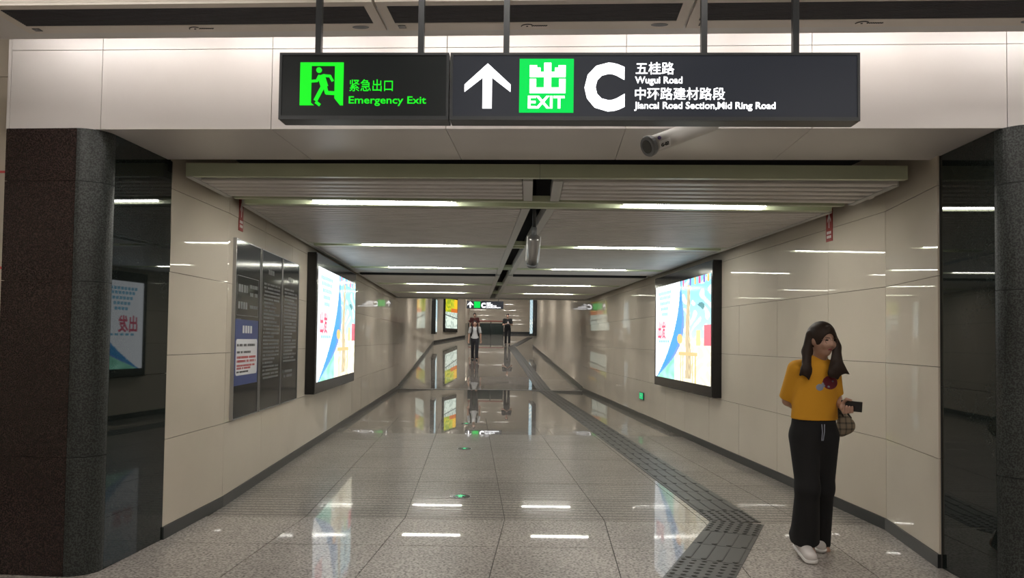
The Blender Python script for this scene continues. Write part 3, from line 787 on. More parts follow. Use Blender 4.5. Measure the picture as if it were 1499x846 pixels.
def light_box(side, d_start, width, z0, z1, label, fn, m, top=.17, bot=.15, sidem=.07, depth=.12, res=(150, 90), words=True):
    t = empty('light_box', wall_frame(side, d_start, z0))
    h_ = z1 - z0
    MB().box((0, -depth, 0), (width, 0, h_)).build('cabinet', 'black_frame', t, bevel=.006)
    MB().box((.02, -depth - .004, .02), (width - .02, -depth, h_ - .02)).build('glass_front', 'black_frame', t)
    x0, x1, a, b = sidem + .04, width - sidem, bot, h_ - top
    scr = print_mesh('screen', x0, x1, a, b, -depth - .006, fn, m, t, *res)
    if words:
        sl_o = text('slogan', '出发', .30, x0 + .05 * (x1 - x0), a + .44 * (b - a), -depth - .007, 'poster_pink', t, .03, width=.52, depth=.0005)
        blu = MB()
        rr = random.Random(3)
        for i, zz in enumerate((.90, .85, .79, .73, .67)):
            xx = .06 + .02 * i
            while xx < .33 - .02 * i:
                blu.box((x0 + xx * (x1 - x0), -depth - .0075, a + zz * (b - a)), (x0 + (xx + .022) * (x1 - x0), -depth - .0065, a + (zz + .035) * (b - a))); xx += .03
        blu.build('small_print', 'poster_blue', t)['kind'] = 'stuff'
        pk = MB()
        for i in range(5): pk.box((x0 + (.08 + .045 * i) * (x1 - x0), -depth - .0075, a + .38 * (b - a)), (x0 + (.11 + .045 * i) * (x1 - x0), -depth - .0065, a + .405 * (b - a)))
        pk.build('small_print', 'poster_blue', t)['kind'] = 'stuff'
    return tag(t, label, 'light box')
mat('poster_pink', (.3, .05, .08), .3, emit=(.62, .08, .16), strength=BOX_LIGHT * .8)
mat('poster_blue', (.05, .2, .3), .3, emit=(.22, .5, .68), strength=BOX_LIGHT * .8)
light_box('L', 9.95, 3.4, .74, 2.58, 'bright framed advertising light box on the wall next to black info boards', poster_colour, 'poster_print')
light_box('R', 13.5, 3.25, .74, 2.58, 'bright framed advertising light box on the wall behind the woman in yellow', poster_colour, 'poster_print')
light_box('L', 41.2, 2.0, gz(42) + .62, gz(42) + 2.62, 'narrow black light box on the passage wall just before the bend', strip_colour, 'poster_print_far', .12, .12, .08, .22, (30, 40), False)
light_box('R', 41.3, 2.1, gz(40) + .7, gz(40) + 2.75, 'black-edged light box at the end of the wall above the ramp', strip_colour, 'poster_print_far', .12, .12, .08, .2, (30, 40), False)
tb = np.array([LB[0] - LA[0], LB[1] - LA[1]]); tb /= np.linalg.norm(tb)
def light_box_at(o, ex, width, h_, fn, m, label, depth=.1):
    t = empty('light_box', frame(o, ex))
    MB().box((0, -depth, 0), (width, 0, h_)).build('cabinet', 'black_frame', t, bevel=.006)
    print_mesh('screen', .12, width - .12, .22, h_ - .1, -depth - .004, fn, m, t, 40, 60)
    return tag(t, label, 'light box')
s_ = 1.7
light_box_at((LA[0] + tb[0] * s_, LA[1] + tb[1] * s_, gz(46) + .55), (tb[0], tb[1], 0), 2.6, 2.1, far_colour, 'poster_print_far', 'light box with a yellow-green picture on the bending wall beyond the ramp')

# ------------------------------------------------------------------ info boards on the left wall
def text_rows(mb, x0, x1, z0, z1, rows, hgt, rng, y, gap=.35, ragged=True):
    for i in range(rows):
        zc = z1 - (i + .5) * (z1 - z0) / rows
        xe = x1 - (rng.random() * .4 * (x1 - x0) if ragged and rng.random() < .35 else 0)
        x = x0
        while x < xe - .012:
            wd = hgt * rng.uniform(.7, .95)
            if rng.random() > .05: mb.box((x, y - .0008, zc - hgt / 2), (min(x + wd, xe), y, zc + hgt / 2))
            x += hgt * 1.15
    return mb
def small_print(o): o['kind'] = 'stuff'; return o
def info_board(d, width, label, layout):
    t = empty('info_board', wall_frame('L', d, .735, .0))
    h_ = 1.615
    MB().box((0, -.025, 0), (width, 0, h_)).build('board', 'info_board', t)
    ed = MB().box((-.006, -.03, -.004), (.004, 0, h_ + .004)).box((width - .004, -.03, -.004), (width + .008, 0, h_ + .004)).box((0, -.03, h_ - .002), (width, 0, h_ + .006)).box((0, -.03, -.006), (width, 0, .002))
    ed.build('steel_edge', 'steel', t)
    rng = random.Random(int(d * 100))
    layout(t, width, h_, rng)
    return tag(t, label, 'board')
def lay1(t, w_, h_, rng):
    fr = MB()
    for a, b in (((.05, .93), (w_ - .05, .935)), ((.05, 1.29), (w_ - .05, 1.295)), ((.05, .93), (.056, 1.295)), ((w_ - .056, .93), (w_ - .05, 1.295))): fr.box((a[0], -.026, a[1]), (b[0], -.025, b[1]))
    fr.build('box_outline', 'grey_print', t)
    m_ = MB(); text_rows(m_, .10, .38, 1.13, 1.23, 1, .07, rng, -.025, ragged=False); text_rows(m_, .10, .38, .97, 1.08, 1, .065, rng, -.025, ragged=False)
    text_rows(m_, .46, .72, 1.10, 1.25, 2, .035, rng, -.025); text_rows(m_, .46, .74, .98, 1.06, 1, .03, rng, -.025)
    text_rows(m_, .06, .2, .86, .92, 1, .025, rng, -.025)
    small_print(m_.build('printed_text', 'grey_print', t))
def lay2(t, w_, h_, rng):
    m_ = MB(); text_rows(m_, .26, .5, 1.36, 1.46, 1, .05, rng, -.025, ragged=False)
    text_rows(m_, .10, w_ - .08, .30, 1.30, 26, .020, rng, -.025)
    small_print(m_.build('printed_text', 'grey_print', t))
def lay3(t, w_, h_, rng):
    m_ = MB(); text_rows(m_, .26, .5, 1.36, 1.44, 1, .05, rng, -.025, ragged=False)
    text_rows(m_, .10, w_ - .1, .45, 1.30, 22, .022, rng, -.025); text_rows(m_, .1, .55, .27, .38, 2, .03, rng, -.025)
    small_print(m_.build('printed_text', 'grey_print', t))
info_board(6.86, .80, 'black wall info board with a blue and white notice stuck on it', lay1)
info_board(7.72, .82, 'black wall info board of dense small text between two other boards', lay2)
info_board(8.575, .80, 'black wall info board of small text right beside the light box', lay3)
nt_ = empty('notice', wall_frame('L', 6.875, 1.03, .026))
MB().box((.0, -.004, 0), (.74, 0, .60)).build('sheet', 'blue_print', nt_)
rp = [(.05, .09), (.69, .09), (.71, .11), (.71, .40), (.69, .42), (.05, .42), (.03, .40), (.03, .11)]
MB().plate(rp, -.0055, -.004).build('white_field', 'paper', nt_)
rg = random.Random(5)
b_ = MB(); text_rows(b_, .06, .66, .33, .40, 1, .022, rg, -.0056); text_rows(b_, .06, .5, .28, .32, 1, .02, rg, -.0056); text_rows(b_, .06, .66, .10, .14, 1, .016, rg, -.0056)
small_print(b_.build('printed_text', 'black_print', nt_))
b_ = MB(); text_rows(b_, .06, .66, .20, .27, 2, .022, rg, -.0056); text_rows(b_, .06, .64, .14, .19, 2, .018, rg, -.0056); small_print(b_.build('red_text', 'red_print', nt_))
b_ = MB(); text_rows(b_, .22, .52, .47, .55, 1, .07, rg, -.0046, ragged=False); small_print(b_.build('heading', 'paper', nt_))
tag(nt_, 'blue notice with white text field stuck on the first black info board', 'notice')

# ------------------------------------------------------------------ small wall signs
def fire_plate(side, d, z0, label):
    t = empty('fire_plate', wall_frame(side, d, z0))
    w_, h_ = .125, .30
    MB().box((0, -.006, 0), (w_, 0, h_)).build('plate', 'red_plate', t)
    arrow(MB(), .03, w_ - .03, h_ - .03, h_ * .42, -.0075, -.006).build('arrow', 'white_print', t)
    m_ = MB()
    for i in range(3):
        for j in range(2): m_.box((.02 + .03 * i, -.0075, .03 + .04 * j), (.042 + .03 * i, -.006, .055 + .04 * j))
    small_print(m_.build('printed_text', 'white_print', t))
    tag(t, label, 'sign')
fire_plate('L', 6.99, 2.44, 'small red plate with white arrow above the black info boards')
fire_plate('R', 7.23, 2.43, 'small red plate with white arrow high on the wall above the woman')
t = empty('wall_exit_sign', wall_frame('R', 15.15, .36))
MB().box((0, -.02, 0), (.33, 0, .14)).build('plate', 'dark_metal', t)
MB().box((.012, -.022, .012), (.318, -.02, .128)).build('face', 'exit_green_small', t)
MB().plate([(.10, .062), (.19, .062), (.19, .04), (.24, .07), (.19, .10), (.19, .078), (.10, .078)], -.024, -.022).build('arrow', 'white_print', t)
tag(t, 'small green exit sign low on the wall above the baseboard', 'sign')
mat('floor_green', (0.0, 0.35, 0.14), .3, emit=(0.0, .6, .22), strength=.5)
for i, (x, d, lab) in enumerate(((-.461, 7.29, 'nearest to the hanging signs'), (-.617, 10.47, 'second in along the passage'), (-.773, 13.6, 'third in along the passage'))):
    t = empty('floor_marker', Matrix.Translation((x, d, 0)))
    MB().prism([(.09 * math.cos(a), .09 * math.sin(a)) for a in np.linspace(0, 2 * math.pi, 25)[:-1]], 0, .006).build('disc', 'black_frame', t)
    MB().prism([(.1 * math.cos(a), .1 * math.sin(a)) for a in np.linspace(0, 2 * math.pi, 25)[:-1]], 0, .004).build('rim', 'steel', t)
    MB().prism([(-.018, -.055), (.018, -.055), (.018, .01), (.048, .01), (0, .065), (-.048, .01), (-.018, .01)], .006, .0075).build('arrow', 'floor_green', t)
    tag(t, f'round floor marker with green arrow, {lab}', 'floor marker', 'floor exit markers')

# ------------------------------------------------------------------ tactile paving: one strip, every tile a part
TS = 0.42
def bar_tile_mesh():
    mb = MB().prism([(-TS / 2 + .003, -TS / 2 + .003), (TS / 2 - .003, -TS / 2 + .003), (TS / 2 - .003, TS / 2 - .003), (-TS / 2 + .003, TS / 2 - .003)], 0, .004)
    for i in range(4):
        x = -TS / 2 + TS * (i + .5) / 4
        n = 6; pts = []
        hw, hl = .021, TS / 2 - .035
        for s, yo in ((1, hl), (-1, -hl)):
            for k in range(n + 1):
                a = (0 if s > 0 else math.pi) + math.pi * k / n
                pts.append((x + hw * math.cos(a), yo + hw * math.sin(a)))
        mb.prism(pts, .004, .008)
        mb.prism([(x + (p[0] - x) * .7, p[1] * .965) for p in pts], .008, .0095)
    return mb
def dot_tile_mesh():
    mb = MB().prism([(-TS / 2 + .003, -TS / 2 + .003), (TS / 2 - .003, -TS / 2 + .003), (TS / 2 - .003, TS / 2 - .003), (-TS / 2 + .003, TS / 2 - .003)], 0, .004)
    for i in range(6):
        for j in range(6):
            x, y = -TS / 2 + TS * (i + .5) / 6, -TS / 2 + TS * (j + .5) / 6
            for r_, z0, z1 in ((.019, .004, .0075), (.012, .0075, .0095)): mb.prism([(x + r_ * math.cos(a), y + r_ * math.sin(a)) for a in np.linspace(0, 2 * math.pi, 11)[:-1]], z0, z1)
    return mb
tac = empty('tactile_paving', Matrix.Translation((1.85, 6.37, 0)))
tag(tac, 'dark grey tactile paving strip of bar and dot tiles along the floor', 'tactile paving')
tinv = Matrix.Translation((-1.85, -6.37, 0))
bar0 = dot0 = None
def put_tile(kind, x, y, z, ang, slope=0.0):
    global bar0, dot0
    me = (bar0 if kind == 'bar' else dot0)
    if me is None:
        o = (bar_tile_mesh() if kind == 'bar' else dot_tile_mesh()).build(kind + '_tile', 'tactile')
        if kind == 'bar': bar0 = o.data
        else: dot0 = o.data
    else: o = link(kind + '_tile', me)
    o.parent = tac; o.matrix_parent_inverse = tinv
    o.matrix_basis = Matrix.Translation((x, y, z)) @ Matrix.Rotation(ang, 4, 'Z') @ Matrix.Rotation(slope, 4, 'X')
ang0 = math.atan(K)
XT = 2.20
put_tile('dot', *C(XT, 6.60), ang0)
n = 0; d = 6.60 + TS
while d < RAMP0 - .28:
    put_tile('bar', *C(XT, d), ang0); d += TS * math.cos(ang0)
d = RAMP0 + .04 + TS / 2
while d < 42.0:
    put_tile('bar', *C(XT, d, gz(d) + .001), ang0, math.atan(RAMP)); d += TS
p_a, p_b = np.array([.10, 42.2]), np.array([1.35, 52.0]); dv = (p_b - p_a) / np.linalg.norm(p_b - p_a)
for i in range(22):
    p = p_a + dv * TS * (i + .6); put_tile('bar', p[0], p[1], gz(p[1]) + .001, -math.atan2(dv[0], dv[1]), math.atan(RAMP))
# near leg turning towards the hall
dirn = np.array([-.41, -.91]); dirn /= np.linalg.norm(dirn)
an = math.atan2(-dirn[0], dirn[1]) + math.pi
st = np.array([C(XT, 6.60)[0] - .02, 6.60 - .30]) + dirn * .10
for i in range(9):
    p = st + dirn * TS * i
    kd = 'dot' if i in (0, 3, 4) else 'bar'
    put_tile(kd, p[0], p[1], .0006 * (i == 0), an)

# ------------------------------------------------------------------ far end: dark glass balustrade with red handrail
mat('dark_glass', (.02, .03, .027), .3, spec=.15)
mat('red_rail', (.30, .10, .08), .35)
bl = empty('balustrade', Matrix.Translation((-1.9, 54.2, gz(54.2))))
for i in range(3): MB().box((-1.3 + i * .87, 0, 0), (-1.3 + i * .87 + .85, .03, .78)).build('glass_panel', 'dark_glass', bl)
for i in range(4): MB().tube([(-1.31 + i * .87, .015, 0), (-1.31 + i * .87, .015, .92)], .03, 8).build('post', 'dark_metal', bl, smooth=True)
MB().tube([(-1.35, .015, .93), (1.35, .015, .93)], .045, 10).build('handrail', 'red_rail', bl, smooth=True)
tag(bl, 'dark glass balustrade with a red handrail at the far end', 'balustrade')

# ------------------------------------------------------------------ people: smooth blended volumes turned into one surface
class Field:
    def __init__(s, lo, hi, h):
        s.lo = np.array(lo, float); s.h = h
        s.n = np.ceil((np.array(hi) - s.lo) / h).astype(int) + 1
        s.F = np.ones(s.n, np.float32)
    def block(s, lo, hi):
        a = np.clip(np.floor((lo - s.lo) / s.h).astype(int), 0, s.n); b = np.clip(np.ceil((hi - s.lo) / s.h).astype(int) + 1, 0, s.n)
        ax = [s.lo[i] + s.h * np.arange(a[i], b[i]) for i in range(3)]
        return (slice(a[0], b[0]), slice(a[1], b[1]), slice(a[2], b[2])), np.stack(np.meshgrid(*ax, indexing='ij'), -1)
    def add(s, prim, k=0.02, grow=0.0):
        fn, lo, hi = prim
        m = 0.05 + grow
        sl, p = s.block(lo - m, hi + m)
        if p.size == 0: return s
        d = fn(p) - grow; f = s.F[sl]
        hh = np.maximum(k - np.abs(f - d), 0) / k
        s.F[sl] = np.minimum(f, d) - hh * hh * k * .25
        return s
    def sub(s, prim):
        fn, lo, hi = prim
        sl, p = s.block(lo, hi)
        s.F[sl] = np.maximum(s.F[sl], -fn(p)); return s
    def clip(s, pt, n):
        """keep the side the normal points away from"""
        sl, p = s.block(s.lo, s.lo + s.h * s.n)
        s.F[sl] = np.maximum(s.F[sl], (p - np.array(pt)) @ np.array(n)); return s
    def mesh(s):
        F = np.pad(s.F, 1, constant_values=1.0); lo = s.lo - s.h
        ins = F < 0
        c = [ins[i:F.shape[0] - 1 + i, j:F.shape[1] - 1 + j, k:F.shape[2] - 1 + k] for i in (0, 1) for j in (0, 1) for k in (0, 1)]
        cnt = sum(x.astype(np.int8) for x in c)
        idx = np.argwhere((cnt > 0) & (cnt < 8))
        vid = -np.ones(cnt.shape, np.int64); vid[tuple(idx.T)] = np.arange(len(idx))
        acc = np.zeros((len(idx), 3)); num = np.zeros(len(idx))
        cor = np.array([(i, j, k) for i in (0, 1) for j in (0, 1) for k in (0, 1)])
        for a in range(8):
            for b in range(a + 1, 8):
                if np.abs(cor[a] - cor[b]).sum() != 1: continue
                fa = F[tuple((idx + cor[a]).T)]; fb = F[tuple((idx + cor[b]).T)]
                x = (fa < 0) != (fb < 0)
                t = np.where(x, fa / np.where(x, fa - fb, 1), 0)
                acc += np.where(x[:, None], cor[a] + t[:, None] * (cor[b] - cor[a]), 0); num += x
        V = lo + s.h * (idx + acc / num[:, None])
        quads = []
        for ax in range(3):
            o1, o2 = [(1, 2), (2, 0), (0, 1)][ax]
            sl0 = [slice(None)] * 3; sl1 = [slice(None)] * 3
            sl0[ax] = slice(0, -1); sl1[ax] = slice(1, None)
            A = ins[tuple(sl0)]; B = ins[tuple(sl1)]
            e = np.argwhere(A != B)
            ok = (e[:, o1] > 0) & (e[:, o2] > 0) & (e[:, o1] < F.shape[o1] - 1) & (e[:, o2] < F.shape[o2] - 1); e = e[ok]
            u1 = np.zeros(3, int); u1[o1] = 1; u2 = np.zeros(3, int); u2[o2] = 1
            qd = np.stack([vid[tuple((e - u1 - u2).T)], vid[tuple((e - u2).T)], vid[tuple(e.T)], vid[tuple((e - u1).T)]], 1)
            flip = ~A[tuple(e.T)]
            qd[flip] = qd[flip][:, ::-1]
            quads.append(qd)
        return V, np.concatenate(quads)
    def build(s, name, m, parent=None, origin=None):
        V, Q = s.mesh()
        if origin is not None: V = V - np.array(origin)
        me = bpy.data.meshes.new(name)
        me.vertices.add(len(V)); me.vertices.foreach_set('co', V.ravel())
        me.loops.add(Q.size); me.loops.foreach_set('vertex_index', Q.ravel().astype(np.int32))
        me.polygons.add(len(Q)); me.polygons.foreach_set('loop_start', np.arange(0, Q.size, 4, dtype=np.int32))
        me.update(calc_edges=True); me.validate()
        me.polygons.foreach_set('use_smooth', np.ones(len(Q), bool))
        me.materials.append(MATS[m])
        return link(name, me, parent)

A3 = lambda p: np.array(p, float)
def unit(v): v = A3(v); return v / np.linalg.norm(v)
def cone(a, b, ra, rb, flat=None, cap=False, cap0=False):
    """tapered capsule; flat=(normal, factor) squeezes it along the normal; cap cuts it flat at b"""
    a, b = A3(a), A3(b); ab = b - a; L2 = ab @ ab; r = max(ra, rb)
    def fn(p):
        q = p - a
        if flat is not None:
            n = unit(flat[0]); dn = q @ n - (ab @ n) * np.clip(q @ ab / L2, 0, 1)
            q = q + (dn * (1 / flat[1] - 1))[..., None] * n
        t = np.clip(q @ ab / L2, 0, 1)
        d = np.linalg.norm(q - t[..., None] * ab, axis=-1) - (ra + (rb - ra) * t)
        if flat is not None: d = d * min(1, flat[1] * 1.2)
        if cap: d = np.maximum(d, (p - b) @ unit(ab))
        if cap0: d = np.maximum(d, (a - p) @ unit(ab))
        return d
    return fn, np.minimum(a, b) - r, np.maximum(a, b) + r
def ball(c, radii, axes=None):
    c = A3(c); R_ = np.stack([unit(x) for x in axes]) if axes is not None else np.eye(3); radii = A3(radii); m = radii.max()
    def fn(p):
        q = (p - c) @ R_.T
        k0 = np.linalg.norm(q / radii, axis=-1); k1 = np.linalg.norm(q / radii ** 2, axis=-1)
        return k0 * (k0 - 1) / np.maximum(k1, 1e-6)
    return fn, c - m, c + m

mat('skin', (.42, .25, .18), .5); mat('skin_far', (.36, .22, .16), .5)
mat('lips', (.33, .08, .08), .45); mat('eye_dark', (.02, .015, .012), .2)
mat('hair_brown', (.026, .015, .010), .6, spec=.3); mat('hair_black', (.012, .01, .01), .45)
mat('yellow_cotton', (.62, .29, .012), .85); mat('black_cotton', (.008, .008, .009), .9)
mat('shoe_white', (.62, .58, .56), .5); mat('sole_white', (.72, .70, .68), .5); mat('dark_shoe', (.02, .02, .022), .5)
mat('white_cotton', (.42, .43, .44), .85); mat('dark_red_cotton', (.06, .012, .012), .85); mat('navy_cotton', (.012, .013, .018), .9)
mat('patch_red', (.15, .012, .025), .7); mat('patch_grey', (.25, .27, .33), .7)
mat('phone_black', (.012, .012, .014), .15); mat('phone_screen', (.1, .1, .1), .1, emit=(.5, .52, .5), strength=.25)
mat('strap_dark', (.03, .025, .02), .6); mat('glasses', (.12, .06, .04), .3, .5)

def head_prims(c, f, upv, s=1.0):
    f = unit(f); sd = unit(np.cross(f, upv)); u_ = np.cross(sd, f)
    ax = (sd, f, u_)
    at = lambda a, b, d: A3(c) + (sd * a + f * b + u_ * d) * s
    pr = [ball(at(0, -.008, .018), A3((.073, .09, .094)) * s, ax), ball(at(0, .02, -.045), A3((.055, .062, .068)) * s, ax),
          ball(at(0, .045, -.088), A3((.026, .024, .022)) * s, ax),
          cone(at(0, .080, .0), at(0, .093, -.024), .008 * s, .011 * s), ball(at(.073, -.005, -.01), A3((.012, .02, .03)) * s, ax), ball(at(-.073, -.005, -.01), A3((.012, .02, .03)) * s, ax),
          ball(at(.03, .07, -.03), A3((.026, .02, .025)) * s, ax), ball(at(-.03, .07, -.03), A3((.026, .02, .025)) * s, ax)]
    return pr, at, ax
def face_parts(at, ax, person, s, org, h=.0025):
    for sg in (-1, 1):
        e = at(sg * .031, .076, .002); F_ = Field(e - .025, e + .025, h); F_.add(ball(e, A3((.014, .009, .006)) * s, ax), .002)
        F_.build('eye', 'eye_dark', person, org)
        e = at(sg * .032, .079, .02); F_ = Field(e - .03, e + .03, h); F_.add(cone(at(sg * .016, .084, .019), at(sg * .047, .071, .021), .003 * s, .002 * s), .002)
        F_.build('eyebrow', 'hair_brown', person, org)
    e = at(0, .082, -.057); F_ = Field(e - .035, e + .035, h)
    F_.add(cone(at(-.02, .072, -.057), at(0, .083, -.055), .004 * s, .006 * s), .003).add(cone(at(.02, .072, -.057), at(0, .083, -.055), .004 * s, .006 * s), .003).add(cone(at(-.012, .077, -.062), at(.012, .077, -.062), .006 * s, .006 * s), .003)
    F_.build('mouth', 'lips', person, org)

def hand_prims(w, d, n, curl=.5, s=1.0, mirror=1):
    """w wrist, d finger direction, n palm normal"""
    d = unit(d); n = unit(A3(n) - d * (A3(n) @ d)); sd = np.cross(d, n) * mirror
    pr = [cone(A3(w), A3(w) + d * .03 * s, .022 * s, .026 * s, (n, .6)), cone(A3(w) + d * .03 * s, A3(w) + d * .08 * s, .032 * s, .034 * s, (n, .45))]
    for i, (off, ln) in enumerate(((-.027, .062), (-.009, .072), (.009, .068), (.026, .055))):
        b = A3(w) + (d * .085 + sd * off) * s
        d1 = unit(d * math.cos(curl) + n * math.sin(curl)); m_ = b + d1 * ln * .5 * s
        d2 = unit(d * math.cos(curl * 2.2) + n * math.sin(curl * 2.2)); e = m_ + d2 * ln * .5 * s
        pr += [cone(b, m_, .0095 * s, .0085 * s), cone(m_, e, .0085 * s, .007 * s)]
    tb_ = A3(w) + (d * .03 - sd * .028) * s; tm = tb_ + unit(-sd * .7 + d * .6 + n * .35) * .035 * s; te = tm + unit(d * .8 + n * .5 - sd * .1) * .03 * s
    pr += [cone(tb_, tm, .013 * s, .0105 * s), cone(tm, te, .0105 * s, .008 * s)]
    return pr

def bounds(prims, pad=.03):
    return np.min([p[1] for p in prims], 0) - pad, np.max([p[2] for p in prims], 0) + pad

def field_of(prims, h, k=.02, grow=0.0, pad=.03):
    lo, hi = bounds(prims, pad + grow); F_ = Field(lo, hi, h)
    for p in prims:
        kk = k
        if isinstance(p, tuple) and len(p) == 4: kk = p[3]; p = p[:3]
        F_.add(p, kk, grow)
    return F_

def shoe(person, heel, toe, org, h, m='shoe_white', s=1.0, sole='sole_white'):
    heel, toe = A3(heel), A3(toe); d = unit(toe - heel); u_ = unit(np.cross(np.cross(d, (0, 0, 1)), d))
    pr = [cone(heel + u_ * .045 * s, toe - d * .03 + u_ * .03 * s, .04 * s, .036 * s), cone(heel + u_ * .05 * s, heel + d * .05 * s + u_ * .095 * s, .038 * s, .036 * s)]
    F_ = field_of(pr, h, .03); F_.clip(heel + u_ * .016 * s, -u_)
    o = F_.build('shoe', m, person, org)
    F_ = field_of([cone(heel + u_ * .012 * s, toe - d * .03 + u_ * .012 * s, .043 * s, .04 * s)], h, .01); F_.clip(heel + u_ * .02 * s, u_); F_.clip(heel, -u_)
    if F_.F.min() < 0: link('sole', F_.build('tmp', sole, None, org).data, o)
    t_ = bpy.data.objects.get('tmp')
    if t_: bpy.data.objects.remove(t_)
    return o

# ---- the walking woman in yellow
def woman():
    f = unit((.25, -.97, 0)); sdv = unit(np.cross(f, (0, 0, 1)))         # sdv points to her right... image left
    hc = P(1203.5, 497, 5.26); nk = P(1199, 529, 5.31)
    chest = P(1194, 556, 5.31); waist = P(1192, 600, 5.32); pel = P(1191, 628, 5.33)
    shR, elR, wrR = P(1165, 540, 5.31), P(1153, 586, 5.40), P(1176, 604, 5.50)
    shL, elL, wrL = P(1219, 541, 5.30), P(1225, 589, 5.36), P(1234, 594, 5.20)
    hipR, knR, anR = P(1177, 640, 5.33), P(1182, 714, 5.29), P(1183, 797, 5.41)
    hipL, knL, anL = P(1206, 640, 5.34), P(1204, 714, 5.42), P(1201, 790, 5.66)
    org = np.array([2.10, 5.42, 0.0])
    fd = unit((.38, -.92, -.10))
    hp, at, ax = head_prims(hc, fd, (.03, .02, 1), .97)
    body = hp + [cone(nk + (0, .01, -.03), hc + A3((0, .012, -.06)), .05, .046),
                 cone(shR, shL, .048, .048), cone(chest, waist, .125, .10, (f, .66)), cone(waist, pel, .10, .125, (f, .7)),
                 cone(shR, elR, .042, .034), cone(elR, wrR, .034, .023), cone(shL, elL, .042, .034), cone(elL, wrL, .034, .023),
                 cone(hipR, knR, .078, .05), cone(knR, anR, .05, .034), cone(hipL, knL, .078, .05), cone(knL, anL, .05, .034),
                 cone(anR, anR + A3((-.01, -.10, -.05)), .034, .03), cone(anL, anL + A3((0, -.10, -.05)), .034, .03)]
    hand = [cone(wrL, P(1238, 596, 5.155), .022, .027, ((0, 1, 0), .7)), cone(P(1235, 596, 5.15), P(1246, 597, 5.15), .030, .027, ((0, 1, 0), .55)),
            cone(P(1234, 590, 5.15), P(1239, 584.5, 5.12), .013, .0105), cone(P(1239, 584.5, 5.12), P(1246, 586, 5.10), .0105, .008)]
    for i in range(4):
        xx = 1234.5 + 4.1 * i
        hand += [cone(P(xx, 601, 5.145), P(xx + .5, 604 - .4 * i, 5.105), .0098, .009), cone(P(xx + .5, 604 - .4 * i, 5.105), P(xx + 1, 594 + i * .6, 5.092), .009, .0075)]
    hand += hand_prims(wrR, (.8, .1, -.3), (0, 1, 0), .4, .9, -1)
    lo_, hi_ = bounds(body + hand); F_ = Field(lo_, hi_, .006)
    for p in body: F_.add(p, .025)
    for p in hand: F_.add(p, .006)
    per = F_.build('person', 'skin', None, org); per.location = org
    tag(per, 'woman with long hair, yellow tee shirt and black wide trousers walking past', 'person')
    face_parts(at, ax, per, .97, org)
    # glasses
    g = MB()
    for sg in (-1, 1):
        cpt = at(sg * .032, .088, 0); g.tube([cpt + (ax[0] * math.cos(t) * .023 + ax[2] * math.sin(t) * .02) for t in np.linspace(0, 2 * math.pi, 15)], .0013, 5)
        g.tube([at(sg * .055, .09, .003), at(sg * .076, .0, .005)], .0013, 5)
    g.tube([at(-.01, .091, .003), at(.01, .091, .003)], .0013, 5)
    for i in range(len(g.v)): g.v[i] = tuple(A3(g.v[i]) - org)
    g.build('glasses', 'glasses', per)
    # hair
    hr = [ball(at(0, -.012, .026), (.085, .102, .1), ax),
          cone(at(0, -.06, .0), P(1202, 540, 5.40), .07, .06, (f, .6)),
          cone(P(1185, 490, 5.27), P(1181, 515, 5.25), .026, .034, (f, .8)), cone(P(1181, 515, 5.25), P(1180.5, 543, 5.19), .034, .036, (f, .6)), cone(P(1177, 541, 5.19), P(1171, 549, 5.2), .022, .007, (f, .6)), cone(P(1183, 541, 5.19), P(1184, 556, 5.19), .024, .006, (f, .6)),
          cone(at(-.074, .02, .045), P(1225, 508, 5.23), .022, .024, (f, .8)), cone(P(1225, 508, 5.23), P(1218, 546, 5.17), .024, .032, (f, .6)), cone(P(1225, 508, 5.23), P(1229, 541, 5.17), .026, .036, (f, .55)), cone(P(1228, 536, 5.17), P(1243, 547.5, 5.18), .034, .006, (f, .55)), cone(P(1224, 540, 5.17), P(1226, 553, 5.17), .034, .012, (f, .55)),
          cone(at(.02, .07, .085), at(-.07, .055, .0), .016, .018)]
    lo_, hi_ = bounds(hr); H_ = Field(lo_, hi_, .006)
    for p in hr[:2] + hr[-1:]: H_.add(p, .02)
    H_.sub(ball(at(.012, .088, -.035), (.056, .05, .083), ax))
    for p in hr[2:-1]: H_.add(p, .02)
    H_.build('hair', 'hair_brown', per, org)
    # shirt
    sp = [cone(shR + A3((.02, 0, -.005)), shL + A3((-.02, 0, -.005)), .058, .058), cone(chest + A3((0, 0, .02)), P(1192, 613, 5.32), .152, .168, (f, .66), True),
          cone(nk + A3((0, 0, -.075)), nk + A3((0, 0, -.035)), .085, .07, (f, .8), True)]
    sl = [cone(shR, shR + (elR - shR) * .93, .056, .062, None, True), cone(shL, shL + (elL - shL) * .75, .05, .05, None, True)]
    T_ = field_of(sp + sl, .006, .03)
    shirt = T_.build('shirt', 'yellow_cotton', per, org)
    for nm, px, py, rr, mm in (('print_rosette', 1215, 560, .047, 'patch_red'), ('print_motif', 1200, 567, .024, 'patch_grey'), ('print_motif', 1206, 563, .018, 'patch_grey'), ('print_fleck', 1213, 566, .008, 'patch_grey'), ('print_fleck', 1219, 558, .007, 'patch_grey')):
        c0 = P(px, py, 5.3); v_ = unit(c0 - A3((0, 0, CAM_Z)))
        Q_ = field_of(sp + sl, .005, .03, .0025 if 'fleck' not in nm else .005)
        sl_, pp = Q_.block(Q_.lo, Q_.lo + Q_.h * Q_.n)
        q_ = pp - c0; rad = np.linalg.norm(q_ - (q_ @ v_)[..., None] * v_, axis=-1) - rr
        back = (pp - (chest + f * 0.02)) @ -f
        Q_.F[sl_] = np.maximum(np.maximum(Q_.F[sl_], rad), back)
        if Q_.F.min() < 0:
            o = Q_.build(nm, mm, shirt, org)
    # trousers
    hemR, hemL = P(1178, 791, 5.42), P(1200, 796, 5.62)
